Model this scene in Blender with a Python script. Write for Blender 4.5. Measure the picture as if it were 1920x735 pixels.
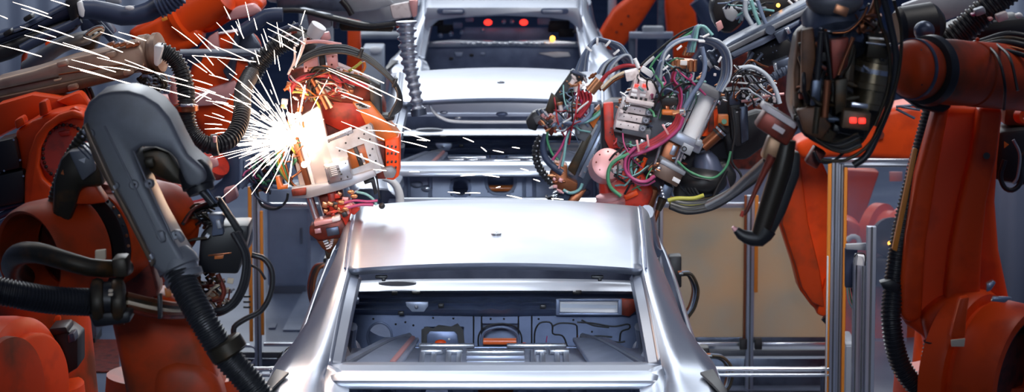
import bpy, bmesh, math, random
from mathutils import Vector, Matrix
random.seed(7)
SC = bpy.context.scene
for o in list(bpy.data.objects): bpy.data.objects.remove(o)
COL = SC.collection
PI = math.pi

# ------------------------------------------------------------------ camera
F = 5954.0; CX, CY = 960.0, 367.5; CAMZ = 4.04
PITCH = math.atan(857.5 / F)
cam_d = bpy.data.cameras.new('camera'); cam = bpy.data.objects.new('camera', cam_d); COL.objects.link(cam)
cam.location = (0, 0, CAMZ); cam.rotation_euler = (PI / 2 - PITCH, 0, 0)
cam_d.sensor_width = 36; cam_d.lens = F / 1920 * 36; cam_d.clip_end = 300
cam_d.dof.use_dof = True; cam_d.dof.focus_distance = 13.9; cam_d.dof.aperture_fstop = 5.6
SC.camera = cam
CAMP = Vector((0, 0, CAMZ)); FWD = Vector((0, math.cos(PITCH), -math.sin(PITCH))); UP = Vector((0, math.sin(PITCH), math.cos(PITCH)))

def W(px, py, d):
    """world point seen at photo pixel (px,py) at world depth y=d (metres in front of the camera)"""
    v = FWD + Vector((1, 0, 0)) * ((px - CX) / F) + UP * (-(py - CY) / F)
    return CAMP + v * (d / v.y)
def M(px, d): return px * d / F

# ------------------------------------------------------------------ world, lights, exposure
wd = bpy.data.worlds.new('hall_light'); SC.world = wd; wd.use_nodes = True
bg = wd.node_tree.nodes['Background']; bg.inputs[0].default_value = (.28, .39, .74, 1); bg.inputs[1].default_value = .15
SC.view_settings.view_transform = 'Standard'; SC.view_settings.look = 'None'; SC.view_settings.gamma = 1
SC.view_settings.use_curve_mapping = False; SC.view_settings.exposure = 0.0
def area(name, loc, size, power, col, aim):
    l = bpy.data.lights.new(name, 'AREA'); l.shape = 'RECTANGLE'; l.size, l.size_y = size; l.energy = power; l.color = col
    o = bpy.data.objects.new(name, l); COL.objects.link(o); o.location = loc
    o.rotation_euler = (Vector(aim) - Vector(loc)).to_track_quat('-Z', 'Y').to_euler(); return o
area('hall_lamp_row', (-1.6, 24, 7.5), (1.6, 16), 420, (.90, .95, 1), (-.6, 20, 0))
area('hall_lamp_row', (2.4, 24, 7.5), (1.6, 16), 250, (.90, .95, 1), (1.2, 20, 0))
area('hall_lamp_row', (-.8, 34, 7.0), (9, 2.0), 330, (.92, .96, 1), (0, 18, 1))
area('hall_lamp_row', (-3.5, 15.0, 6.5), (2.0, 5), 70, (1, .95, .9), (-.6, 14.5, 1))
ar = area('hall_lamp_row', (2.6, 12.6, 6.5), (1.6, 4), 95, (1, .96, .92), (1.0, 15.2, 2.2)); ar.data.spread = math.radians(90)
area('hall_lamp_row', (0.5, 6.0, 7.0), (6, 2.0), 20, (1, .93, .86), (0, 13, 1))

lv = area('cabin_fill_light', (-.1, -6, 6.2), (1.2, 1.2), 8, (.76, .86, 1), (-.07, 14.2, 1.45)); lv.data.spread = math.radians(9)  # unseen fill light added behind the camera to brighten the car interiors
# ------------------------------------------------------------------ materials
def mat(name, col, rough=.5, metal=0., dirt=None, dscale=6., dlo=.45, dhi=.7, bump=0., bscale=40., emit=0., ecol=None, coat=0., trans=0., alpha=1., spec=.5):
    m = bpy.data.materials.new(name); m.use_nodes = True; nt = m.node_tree; b = nt.nodes['Principled BSDF']
    b.inputs['Base Color'].default_value = (*col, 1); b.inputs['Roughness'].default_value = rough; b.inputs['Metallic'].default_value = metal
    b.inputs['Coat Weight'].default_value = coat; b.inputs['Specular IOR Level'].default_value = spec; b.inputs['Transmission Weight'].default_value = trans; b.inputs['Alpha'].default_value = alpha
    tc = nt.nodes.new('ShaderNodeTexCoord')
    if dirt:
        n = nt.nodes.new('ShaderNodeTexNoise'); n.inputs['Scale'].default_value = dscale; n.inputs['Detail'].default_value = 5
        nt.links.new(tc.outputs['Object'], n.inputs['Vector'])
        r = nt.nodes.new('ShaderNodeMapRange'); r.inputs['From Min'].default_value = dlo; r.inputs['From Max'].default_value = dhi
        nt.links.new(n.outputs['Fac'], r.inputs['Value'])
        mx = nt.nodes.new('ShaderNodeMix'); mx.data_type = 'RGBA'; mx.inputs['A'].default_value = (*col, 1); mx.inputs['B'].default_value = (*dirt, 1)
        nt.links.new(r.outputs['Result'], mx.inputs['Factor']); nt.links.new(mx.outputs['Result'], b.inputs['Base Color'])
    if bump:
        n2 = nt.nodes.new('ShaderNodeTexNoise'); n2.inputs['Scale'].default_value = bscale; n2.inputs['Detail'].default_value = 4
        nt.links.new(tc.outputs['Object'], n2.inputs['Vector'])
        bp = nt.nodes.new('ShaderNodeBump'); bp.inputs['Strength'].default_value = bump; bp.inputs['Distance'].default_value = .01
        nt.links.new(n2.outputs['Fac'], bp.inputs['Height']); nt.links.new(bp.outputs['Normal'], b.inputs['Normal'])
    if emit:
        b.inputs['Emission Color'].default_value = (*(ecol or col), 1); b.inputs['Emission Strength'].default_value = emit
    return m
ORANGE = mat('orange_paint', (.86, .075, .006), .42, 0, (.34, .022, .004), 5, .5, .8, spec=.3)
ORANGE2 = mat('worn_orange_paint', (.60, .055, .006), .45, 0, (.16, .040, .014), 4, .46, .66, spec=.3)
ORANGE_L = mat('light_orange_paint', (.85, .20, .03), .4, 0)
AMBER = mat('amber_edge_strip', (.80, .27, .03), .45)
PINK = mat('pink_primer_metal', (.72, .36, .36), .4, .3)
RED = mat('red_bracket_paint', (.55, .035, .015), .4, 0, (.18, .02, .012), 18, .5, .75)
DKRED = mat('dark_red_steel', (.22, .035, .02), .4, .4, (.06, .02, .015), 22, .45, .7)
BLACK = mat('black_plastic', (.014, .014, .016), .42)
RUBBER = mat('black_rubber_hose', (.022, .023, .026), .38)
DKBLUE = mat('blue_black_hose', (.035, .05, .10), .4)
OLIVE = mat('oily_dark_steel', (.038, .030, .018), .42, .35, (.12, .055, .016), 16, .5, .75)
BROWNARM = mat('dusty_brown_arm', (.46, .34, .27), .42, .35, (.22, .11, .065), 5, .45, .7)
COVER = mat('dark_grey_cover', (.19, .20, .225), .42, .25, (.07, .06, .05), 4, .5, .8)
SLATE = mat('slate_grey_steel', (.10, .125, .18), .35, .6, (.05, .06, .09), 14, .45, .7)
STEEL = mat('bright_steel', (.66, .69, .74), .26, .9)
GALV = mat('galvanised_sheet', (.60, .64, .72), .34, .9, (.48, .53, .63), 2.2, .4, .75)
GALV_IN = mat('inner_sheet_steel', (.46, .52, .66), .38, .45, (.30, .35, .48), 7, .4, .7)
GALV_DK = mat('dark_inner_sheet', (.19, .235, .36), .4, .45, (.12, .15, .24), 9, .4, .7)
ALU = mat('aluminium_profile', (.48, .53, .62), .34, .8)
ALU_DK = mat('aluminium_groove', (.10, .11, .13), .5, .5)
WHITE = mat('white_plastic', (.82, .82, .84), .4)
PALE = mat('pale_pink_plastic', (.74, .66, .66), .4, 0, (.45, .36, .36), 26, .5, .75)
BRASS = mat('copper_fitting', (.66, .30, .15), .32, .8)
COPPER = mat('dark_copper', (.32, .11, .05), .35, .8)
GREYP = mat('light_grey_panel', (.42, .44, .48), .45, .4, (.22, .24, .28), 3, .4, .7)
CBLUE = mat('blue_grey_cable', (.16, .21, .32), .35)
CGREY = mat('grey_cable', (.40, .45, .52), .35)
CRED = mat('red_cable', (.34, .02, .03), .35)
CMAG = mat('magenta_cable', (.40, .05, .16), .35)
CGREEN = mat('green_cable', (.06, .24, .12), .35)
CTEAL = mat('teal_cable', (.20, .42, .42), .35)
CYEL = mat('yellow_green_cable', (.42, .40, .06), .35)
CORANGE = mat('orange_cable', (.60, .16, .03), .35)
LEDR = mat('red_led', (.9, .03, .02), .4, emit=2.5, ecol=(1, .03, .02))
LEDA = mat('amber_lamp', (.9, .4, .05), .4, emit=5, ecol=(1, .42, .05))
TAG = mat('paper_tag', (.75, .62, .45), .6)
SPARK = mat('spark', (1, .9, .8), .5, emit=6, ecol=(1, .82, .68))
ARC = mat('welding_arc', (1, .95, .9), .5, emit=10, ecol=(1, .88, .74))
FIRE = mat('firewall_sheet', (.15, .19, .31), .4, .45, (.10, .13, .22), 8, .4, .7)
FLOOR = mat('blue_grey_concrete', (.10, .125, .19), .30, 0, (.16, .19, .26), 1.3, .4, .7, bump=.05, bscale=12)
PLATE = mat('floor_plate_light', (.22, .26, .35), .35, .2, (.15, .18, .25), 3)
WALLM = mat('corrugated_wall_sheet', (.30, .36, .48), .5, .3)
CABM = mat('pale_cabinet', (.44, .48, .55), .45)
def glass_mat(name, col, alpha, dirt):
    m = bpy.data.materials.new(name); m.use_nodes = True; nt = m.node_tree; b = nt.nodes['Principled BSDF']
    b.inputs['Base Color'].default_value = (*col, 1); b.inputs['Roughness'].default_value = .15
    tc = nt.nodes.new('ShaderNodeTexCoord'); n = nt.nodes.new('ShaderNodeTexNoise'); n.inputs['Scale'].default_value = 2.6; n.inputs['Detail'].default_value = 6
    nt.links.new(tc.outputs['Object'], n.inputs['Vector'])
    r = nt.nodes.new('ShaderNodeMapRange'); r.inputs['From Min'].default_value = .35; r.inputs['From Max'].default_value = .7
    r.inputs['To Min'].default_value = alpha; r.inputs['To Max'].default_value = dirt
    nt.links.new(n.outputs['Fac'], r.inputs['Value']); nt.links.new(r.outputs['Result'], b.inputs['Alpha'])
    mx = nt.nodes.new('ShaderNodeMix'); mx.data_type = 'RGBA'; mx.inputs['A'].default_value = (*col, 1); mx.inputs['B'].default_value = (col[0]*.62, col[1]*.75, col[2]*1.0, 1)
    nt.links.new(r.outputs['Result'], mx.inputs['Factor']); nt.links.new(mx.outputs['Result'], b.inputs['Base Color'])
    return m
def pane_mat(name, col, col2, tint, a0, a1):
    # dusty translucent sheet: lets the hall lamps behind it glow through
    m = bpy.data.materials.new(name); m.use_nodes = True; nt = m.node_tree; N = nt.nodes; Lk = nt.links; N.remove(N['Principled BSDF'])
    tc = N.new('ShaderNodeTexCoord'); n = N.new('ShaderNodeTexNoise'); n.inputs['Scale'].default_value = 2.2; n.inputs['Detail'].default_value = 4; Lk.new(tc.outputs['Object'], n.inputs['Vector'])
    r = N.new('ShaderNodeMapRange'); r.inputs['From Min'].default_value = .35; r.inputs['From Max'].default_value = .68; Lk.new(n.outputs['Fac'], r.inputs['Value'])
    mx = N.new('ShaderNodeMix'); mx.data_type = 'RGBA'; mx.inputs['A'].default_value = (*col, 1); mx.inputs['B'].default_value = (*col2, 1); Lk.new(r.outputs['Result'], mx.inputs['Factor'])
    di = N.new('ShaderNodeBsdfDiffuse'); tr = N.new('ShaderNodeBsdfTranslucent'); Lk.new(mx.outputs['Result'], di.inputs['Color']); Lk.new(mx.outputs['Result'], tr.inputs['Color'])
    m1 = N.new('ShaderNodeMixShader'); m1.inputs[0].default_value = .6; Lk.new(di.outputs[0], m1.inputs[1]); Lk.new(tr.outputs[0], m1.inputs[2])
    tp = N.new('ShaderNodeBsdfTransparent'); tp.inputs[0].default_value = (*tint, 1); m2 = N.new('ShaderNodeMixShader')
    r2 = N.new('ShaderNodeMapRange'); r2.inputs['To Min'].default_value = a0; r2.inputs['To Max'].default_value = a1; Lk.new(r.outputs['Result'], r2.inputs['Value']); Lk.new(r2.outputs['Result'], m2.inputs[0])
    Lk.new(tp.outputs[0], m2.inputs[1]); Lk.new(m1.outputs[0], m2.inputs[2]); Lk.new(m2.outputs[0], N['Material Output'].inputs['Surface']); return m
GLASS_BR = pane_mat('dusty_amber_pane', (.88, .66, .44), (.62, .60, .53), (.9, .8, .7), .72, .92)  # tan and grey mottling also paints blurred reflections into the dusty sheet
GLASS_BL = glass_mat('dusty_blue_pane', (.20, .25, .37), .12, .4)

# ------------------------------------------------------------------ mesh helpers
def V(p): return Vector(p)
def wloc(o):
    l = Vector((0, 0, 0))
    while o is not None: l = l + o.location; o = o.parent
    return l
def spline(pts, n):
    """n points on a Catmull-Rom curve through pts"""
    P = [V(p) for p in pts]
    if len(P) == 2: return [P[0].lerp(P[1], i / (n - 1)) for i in range(n)]
    P = [P[0] * 2 - P[1]] + P + [P[-1] * 2 - P[-2]]
    dense = []
    for i in range(1, len(P) - 2):
        for k in range(12):
            t = k / 12; a, b, c, d = P[i-1], P[i], P[i+1], P[i+2]
            dense.append(.5 * ((2*b) + (c-a)*t + (2*a-5*b+4*c-d)*t*t + (3*b-a-3*c+d)*t*t*t))
    dense.append(P[-2])
    L = [0]
    for i in range(1, len(dense)): L.append(L[-1] + (dense[i] - dense[i-1]).length)
    out = []; j = 0
    for i in range(n):
        s = L[-1] * i / (n - 1)
        while j < len(L) - 2 and L[j+1] < s: j += 1
        seg = L[j+1] - L[j]; out.append(dense[j].lerp(dense[j+1], 0 if seg < 1e-9 else min(1, (s - L[j]) / seg)))
    return out
def plen(p): return sum((p[i+1] - p[i]).length for i in range(len(p) - 1))
def frame_of(ax):
    ax = ax.normalized(); t = Vector((0, 0, 1)) if abs(ax.z) < .9 else Vector((1, 0, 0))
    u = ax.cross(t).normalized(); return u, ax.cross(u).normalized()

class MB:
    def __init__(s): s.bm = bmesh.new()
    def face(s, vs):
        try: s.bm.faces.new(vs)
        except ValueError: pass
    def prism(s, front, off):
        off = V(off); a = [s.bm.verts.new(V(p)) for p in front]; b = [s.bm.verts.new(V(p) + off) for p in front]
        n = len(a); s.face(a); s.face(b[::-1])
        for i in range(n): s.face([a[i], b[i], b[(i+1) % n], a[(i+1) % n]])
        return s
    def box(s, c, size, rot=None):
        R = rot or Matrix.Identity(3); c = V(c); h = [x / 2 for x in size]
        f = [c + R @ Vector((x*h[0], -h[1], z*h[2])) for x, z in ((-1,-1),(1,-1),(1,1),(-1,1))]
        return s.prism(f, R @ Vector((0, size[1], 0)))
    def lathe(s, o, ax, prof, n=32, close=True):
        o = V(o); ax = V(ax).normalized(); u, v = frame_of(ax); rings = []
        for t, r in prof:
            rings.append([s.bm.verts.new(o + ax*t + (u*math.cos(2*PI*k/n) + v*math.sin(2*PI*k/n))*max(r, 1e-4)) for k in range(n)])
        for i in range(len(rings) - 1):
            for k in range(n): s.face([rings[i][k], rings[i][(k+1) % n], rings[i+1][(k+1) % n], rings[i+1][k]])
        if close: s.face(rings[0][::-1]); s.face(rings[-1])
        return s
    def cyl(s, p0, p1, r0, r1=None, n=20):
        p0, p1 = V(p0), V(p1); L = (p1 - p0).length
        return s.lathe(p0, p1 - p0, [(0, r0), (L, r1 if r1 is not None else r0)], n)
    def ring(s, o, ax, ro, ri, th, n=40):
        h = th / 2; return s.lathe(o, ax, [(-h, ri), (-h, ro), (h, ro), (h, ri), (-h, ri)], n, False)
    def tube(s, pts, r, n=10, step=None, rib=None):
        raw = spline(pts, 60); L = plen(raw); r0 = max(r) if isinstance(r, (list, tuple)) else r
        cnt = int(max(6, min(400, L / (step or max(r0 * 1.2, .012)))))
        if rib: cnt = int(max(8, min(900, L / rib[0] * 4)))
        P = spline(pts, cnt + 1); rings = []; up = None
        for i, p in enumerate(P):
            t = (P[min(i+1, cnt)] - P[max(i-1, 0)]).normalized()
            if up is None: up, _ = frame_of(t)
            up = (up - t * up.dot(t)).normalized(); w = t.cross(up)
            if isinstance(r, (list, tuple)):
                f = i / cnt * (len(r) - 1); k = min(int(f), len(r) - 2); rr = r[k] + (r[k+1] - r[k]) * (f - k)
            else: rr = r
            if rib and i % 4 in (2, 3): rr *= 1 - rib[1]
            rings.append([s.bm.verts.new(p + (up*math.cos(2*PI*k/n) + w*math.sin(2*PI*k/n)) * rr) for k in range(n)])
        for i in range(cnt):
            for k in range(n): s.face([rings[i][k], rings[i][(k+1) % n], rings[i+1][(k+1) % n], rings[i+1][k]])
        s.face(rings[0][::-1]); s.face(rings[-1]); return s
    def ball(s, c, r, seg=20, scale=(1, 1, 1)):
        bmesh.ops.create_uvsphere(s.bm, u_segments=seg, v_segments=seg // 2, radius=r, matrix=Matrix.Translation(V(c)) @ Matrix.Diagonal((*scale, 1))); return s
    def loft(s, lines, close=False):
        g = [[s.bm.verts.new(V(p)) for p in l] for l in lines]
        for i in range(len(g) - 1):
            for k in range(len(g[0]) - 1): s.face([g[i][k], g[i][k+1], g[i+1][k+1], g[i+1][k]])
        return s
    def build(s, name, m, parent=None, bev=0, seg=2, ang=38, thick=0):
        bm = s.bm; bmesh.ops.recalc_face_normals(bm, faces=bm.faces)
        if bev:
            es = [e for e in bm.edges if len(e.link_faces) == 2 and e.calc_face_angle(0) > .5]
            bmesh.ops.bevel(bm, geom=es, offset=bev, segments=seg, profile=.5, affect='EDGES', clamp_overlap=True)
        me = bpy.data.meshes.new(name)
        if parent is not None: bmesh.ops.translate(bm, verts=bm.verts, vec=-wloc(parent))
        bm.to_mesh(me); bm.free(); me.materials.append(m)
        me.shade_smooth(); me.set_sharp_from_angle(angle=math.radians(ang))
        o = bpy.data.objects.new(name, me); COL.objects.link(o)
        if parent is not None: o.parent = parent
        if thick:
            md = o.modifiers.new('thickness', 'SOLIDIFY'); md.thickness = thick; md.offset = 0
        return o

def thing(name, label, cat, loc=(0, 0, 0), group=None):
    o = bpy.data.objects.new(name, None); COL.objects.link(o); o.location = loc; o['label'] = label; o['category'] = cat; o.empty_display_size = .1
    if group: o['group'] = group
    return o
def tag(o, label, cat, group=None, kind=None):
    o['label'] = label; o['category'] = cat
    if group: o['group'] = group
    if kind: o['kind'] = kind
    return o
def recenter(o):
    """put a top-level mesh's origin at its base centre"""
    vs = [v.co for v in o.data.vertices]
    c = Vector(((min(v.x for v in vs)+max(v.x for v in vs))/2, (min(v.y for v in vs)+max(v.y for v in vs))/2, min(v.z for v in vs)))
    o.data.transform(Matrix.Translation(-c)); o.location = c; return o
def struct(o): o['kind'] = 'structure'; return o
def copy_tree(o, parent=None):
    c = o.copy(); COL.objects.link(c)
    if parent is not None: c.parent = parent
    for ch in list(o.children): copy_tree(ch, c)
    return c

# pixel-measured shapes, every one with its own distance and thickness
def pw(p, d): return W(p[0], p[1], p[2] if len(p) > 2 else d)
def slab(name, pts, d, th, m, parent=None, bev=.006, seg=2):
    """solid cut to the outline pts at depth d, th metres deep"""
    return MB().prism([pw(p, d) for p in pts], (0, th, 0)).build(name, m, parent, bev, seg)
def hose(name, pts, d, rpx, m, parent=None, rib=None, n=10):
    r = [M(x, d) for x in rpx] if isinstance(rpx, (list, tuple)) else M(rpx, d)
    return MB().tube([pw(p, d) for p in pts], r, n, None, rib).build(name, m, parent, ang=60 if not rib else 25)
def rod(name, a, b, d, rpx, m, parent=None, r1=None, n=20, bev=0):
    return MB().cyl(pw(a, d), pw(b, d), M(rpx, d), None if r1 is None else M(r1, d), n).build(name, m, parent, bev)
def bolts(name, pts, d, rpx, m, parent):
    out = []
    for p in pts:
        c = pw(p, d); out.append(MB().cyl(c, c - Vector((0, M(rpx, d) * 1.2, 0)), M(rpx, d), None, 8).build(name, m, parent))
    return out
def tilt_box(name, cx, cy, w, h, deg, d, th, m, parent=None, bev=.004, yaw=0):
    R = Matrix.Rotation(math.radians(yaw), 3, 'Z') @ Matrix.Rotation(math.radians(-deg), 3, 'Y')
    c = W(cx, cy, d) + Vector((0, th / 2, 0))
    return MB().box(c, (M(w, d), th, M(h, d)), R).build(name, m, parent, bev)
# ------------------------------------------------------------------ setting
struct(MB().box((0, 28, -.05), (44, 64, .1)).build('floor', FLOOR))
def corrugated(name, x0, x1, y, z0, z1, m):
    pts = []; n = int((x1 - x0) / .05)
    for i in range(n + 1): pts.append(Vector((x0 + (x1 - x0) * i / n, y + (.025 if i % 4 < 2 else 0), 0)))
    b = MB(); b.loft([[p + Vector((0, 0, z0)) for p in pts], [p + Vector((0, 0, z1)) for p in pts]])
    return struct(b.build(name, m, None, ang=10, thick=.004))
corrugated('wall_back', -16, 16, 56, 0, 9, WALLM)
w_l = corrugated('wall_left', -6.4, -2.35, 22.5, 0, 3.2, WALLM)
w_r = corrugated('wall_right', 2.95, 6.5, 20.5, 0, 2.6, WALLM)

# ------------------------------------------------------------------ car bodies
XC = W(929, 512, 12.75).x
car = thing('car_body', 'bare silver car body nearest the photo, with whole roof and open rear window', 'car body', (XC, 14, 0), 'bare car bodies on the line')
def sx(s, p): return Vector((XC + s * p[0], p[1], p[2]))
def lerp(a, b, t): return a + (b - a) * t
# roof: crowned grid with a turned-down rear lip
ROOF_E = [(.655,14.75,1.865),(.640,14.3,1.915),(.628,13.9,1.935),(.615,13.35,1.935),(.603,12.8,1.895)]
E = spline(ROOF_E, 24); rows = []
for e in E:
    row = []
    for k in range(25):
        u = -1 + k / 12; cr = (1 - u*u)
        row.append(Vector((XC + u * e.x, e.y - (.03 * cr if e.y < 13 else 0) + (.04 * cr if e.y > 14.5 else 0), e.z + .030 * cr)))
    rows.append(row)
lip = [p + Vector((0, .012, -.028)) for p in rows[-1]]
MB().loft(rows + [lip]).build('roof_panel', GALV, car, thick=.004, ang=50)
c0 = W(929, 468, 13.2); a0 = Vector((XC, 13.2, 0))
zr = 1.968
MB().lathe((XC, 13.28, zr - .004), (0, 0, 1), [(0, .022), (.006, .022), (.009, .014)], 24).build('antenna_boss', STEEL, car)
MB().loft([[p + Vector((0, .03, -.03)) for p in rows[-1]], [p + Vector((0, .16, -.045)) for p in rows[-1]], [p + Vector((0, .18, -.03)) for p in rows[-1]]]).build('roof_header', GALV_DK, car, thick=.004)
for px in (715, 1120):
    q = W(px, 519, 12.95); MB().box(q, (.05, .03, .012)).box(q + Vector((.01, 0, -.01)), (.016, .03, .014)).build('roof_bracket', BLACK, car, .004)

def side(s):
    nm = 'left' if s < 0 else 'right'
    # roof ditch and cant rail, C-pillar and haunch as lofted lines (x offset, depth, height)
    L0 = [(.655,14.75,1.865),(.640,14.3,1.915),(.628,13.9,1.935),(.615,13.35,1.935),(.603,12.8,1.895),(.622,12.5,1.80),(.649,12.15,1.63),(.655,12.0,1.595),(.64,11.75,1.575),(.62,11.5,1.55)]
    LM = [(.680,14.75,1.865),(.668,14.3,1.91),(.655,13.9,1.925),(.640,13.35,1.925),(.640,12.85,1.875),(.672,12.55,1.79),(.720,12.2,1.64),(.735,12.02,1.60),(.74,11.75,1.585),(.72,11.5,1.56)]
    LP = [(.700,14.75,1.845),(.690,14.3,1.89),(.676,13.9,1.900),(.663,13.4,1.895),(.690,12.98,1.825),(.735,12.68,1.735),(.785,12.3,1.63),(.81,12.05,1.602),(.81,11.75,1.59),(.78,11.5,1.56)]
    L2 = [(.712,14.75,1.815),(.700,14.3,1.855),(.690,13.9,1.862),(.685,13.5,1.845),(.742,13.12,1.735),(.800,12.9,1.60),(.855,12.4,1.60),(.868,12.1,1.595),(.862,11.75,1.57),(.82,11.45,1.53)]
    L3 = [(.700,14.75,1.80),(.690,14.3,1.84),(.678,13.9,1.85),(.672,13.5,1.83),(.730,13.12,1.72),(.790,12.9,1.59),(.862,12.4,1.56),(.880,12.1,1.555),(.872,11.75,1.52),(.83,11.42,1.48)]
    N = 60
    ls = [[sx(s, p) for p in spline(L, N)] for L in (L0, LM, LP, L2)]
    b = MB(); b.loft(ls)
    b.build('side_panel', GALV, car, thick=.005, ang=55)
    # shoulder and lower body side
    B0 = [(.80,16.4,1.50),(.815,15.5,1.53),(.818,14.5,1.55),(.815,13.6,1.558),(.808,12.98,1.575),(.800,12.9,1.60),(.855,12.4,1.60),(.868,12.1,1.595),(.862,11.75,1.57),(.82,11.45,1.53)]
    B1 = [(.83,16.4,1.47),(.838,15.5,1.505),(.84,14.5,1.525),(.838,13.6,1.53),(.84,12.98,1.535),(.845,12.9,1.54),(.870,12.4,1.555),(.885,12.1,1.55),(.878,11.75,1.52),(.83,11.43,1.48)]
    B2 = [(.88,16.4,1.2),(.885,15.5,1.22),(.88,14.5,1.22),(.88,13.6,1.22),(.885,12.98,1.22),(.888,12.9,1.22),(.90,12.4,1.24),(.90,12.1,1.24),(.88,11.75,1.22),(.83,11.4,1.2)]
    B3 = [(.84,16.4,.70),(.84,15.5,.70),(.84,14.5,.70),(.84,13.6,.70),(.84,12.98,.72),(.84,12.9,.72),(.85,12.4,.8),(.85,12.1,.8),(.84,11.75,.8),(.80,11.4,.8)]
    b = MB(); b.loft([[sx(s, p) for p in spline(L, N)] for L in (B0, B1, B2, B3)])
    b.build('quarter_panel', GALV, car, thick=.005, ang=50)
    # roof ditch line
    MB().tube([sx(s, (p[0] + .012, p[1], p[2] + .002)) for p in ROOF_E], .005, 6).build('roof_ditch', GALV_DK, car)
    # rear window flange (stepped, inside the pillar)
    G0 = [(.603,12.8,1.893),(.622,12.5,1.798),(.649,12.15,1.628)]
    G1 = [(.592,12.82,1.875),(.611,12.52,1.78),(.638,12.17,1.612)]
    G2 = [(.560,12.83,1.865),(.578,12.53,1.77),(.606,12.19,1.603)]
    G3 = [(.552,12.86,1.845),(.570,12.57,1.75),(.598,12.22,1.585)]
    b = MB(); b.loft([[sx(s, p) for p in spline(L, 16)] for L in (G0, G1, G2, G3)])
    b.build('window_flange', GALV, car, thick=.004, ang=20)
    # inner side wall behind the flange, wheel house, A pillar, inner B pillar
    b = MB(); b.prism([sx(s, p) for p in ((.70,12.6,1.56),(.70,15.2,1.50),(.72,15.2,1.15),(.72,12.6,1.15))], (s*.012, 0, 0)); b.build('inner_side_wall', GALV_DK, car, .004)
    b = MB(); b.tube([sx(s, p) for p in ((.70,14.75,1.84),(.74,15.2,1.66),(.77,15.6,1.52))], [.035, .034, .045], 10); b.build('windscreen_pillar', GALV, car)
    b = MB(); b.prism([sx(s, p) for p in ((.655,13.75,1.83),(.70,13.7,1.70),(.79,13.66,1.55),(.79,13.86,1.55),(.70,13.9,1.70),(.655,13.93,1.83))], (-s*.035, 0, -.01)); b.build('centre_pillar', GALV_DK, car, .006)
    b = MB(); b.ball(sx(s, (.66, 13.55, 1.36)), .15, 20, (.55, 1.5, .75)); b.build('wheel_house', GALV_IN, car)
    b = MB(); b.tube([sx(s, p) for p in ((.60,13.1,1.60),(.615,13.25,1.50),(.60,13.4,1.42))], .02, 8); b.build('brace', GALV, car)
    for k in range(4):
        q = sx(s, (.665, 14.0 + .15 * k, 1.62 - .05 * k)); MB().box(q, (.05, .06, .022)).build('inner_bracket', GALV_IN, car, .004)
    # tail lamp cut-out and trunk gutter
    b = MB(); b.prism([sx(s, p) for p in ((.792,12.02,1.612),(.850,12.12,1.606),(.888,11.84,1.575),(.872,11.70,1.575),(.828,11.86,1.60))], (0, 0, .012)); b.build('tail_lamp_opening', BLACK, car, .004)
    T0 = [(.649,12.13,1.628),(.655,12.0,1.598),(.64,11.75,1.578),(.62,11.5,1.553)]
    T1 = [(.61,12.13,1.615),(.605,12.0,1.575),(.60,11.75,1.55),(.585,11.5,1.52)]
    T2 = [(.585,12.1,1.60),(.56,11.98,1.56),(.575,11.75,1.54),(.56,11.52,1.50)]
    T3 = [(.58,12.1,1.57),(.55,11.98,1.52),(.565,11.75,1.50),(.55,11.53,1.45)]
    b = MB(); b.loft([[sx(s, p) for p in spline(L, 16)] for L in (T0, T1, T2, T3)]); b.build('trunk_gutter', GALV, car, thick=.004, ang=30)
for s in (-1, 1): side(s)

def xb(name, x0, x1, y0, y1, z0, z1, m, bev=.004):
    return MB().box((XC + (x0+x1)/2, (y0+y1)/2, (z0+z1)/2), (abs(x1-x0), abs(y1-y0), abs(z1-z0))).build(name, m, car, bev)
# rear window lower rail: bright top, step, trunk lip
prof = [(12.30, 1.585), (12.27, 1.612), (12.16, 1.622), (12.13, 1.605), (12.06, 1.600), (12.02, 1.588), (12.00, 1.560)]
b = MB(); rowsb = []
for k in range(25):
    u = -1 + k / 12
    rowsb.append([Vector((XC + u * .655, y - .035 * (1 - u*u) , z + .006 * (1 - u*u))) for y, z in prof])
b.loft(rowsb); b.build('window_sill_rail', GALV, car, thick=.004, ang=25)
# trunk rear lip and lower back
MB().prism([(XC - .62, 11.55, 1.50), (XC + .62, 11.55, 1.50), (XC + .70, 11.5, 1.2), (XC - .70, 11.5, 1.2)], (0, .03, 0)).build('rear_panel', GALV, car, .006)
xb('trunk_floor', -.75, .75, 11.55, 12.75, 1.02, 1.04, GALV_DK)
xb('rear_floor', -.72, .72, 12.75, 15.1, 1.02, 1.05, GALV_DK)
# seat back bulkhead seen through the trunk: slot, hole, stiffeners
bm_ = MB()
for x0, x1, z0, z1 in ((-.72,-.30,1.10,1.52),(-.18,-.08,1.10,1.52),(.08,.72,1.10,1.52),(-.30,-.18,1.44,1.52),(-.30,-.18,1.10,1.34),(-.08,.08,1.46,1.52),(-.08,.08,1.10,1.36)):
    bm_.box((XC + (x0+x1)/2, 12.755, (z0+z1)/2), (x1-x0, .012, z1-z0))
bm_.build('seat_back_bulkhead', GALV_IN, car)
MB().ring((XC - .24, 12.745, 1.39), (0, 1, 0), .066, .046, .014).build('bulkhead_hole_rim', GALV_DK, car)
MB().tube([(XC + x, 12.742, z) for x, z in ((-.085,1.47),(-.083,1.40),(-.05,1.36),(0,1.352),(.05,1.36),(.083,1.40),(.085,1.47))], .010, 8).build('slot_rim', GALV_IN, car)
MB().cyl((XC - .075, 12.83, 1.375), (XC + .075, 12.83, 1.375), .02).build('slot_bar', CORANGE, car)
for x in (-.55, -.42, .14, .2, .36, .56):
    MB().tube([(XC + x, 12.742, 1.50), (XC + x, 12.742, 1.15)], .012, 8).build('bulkhead_rib', GALV_IN, car)
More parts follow.
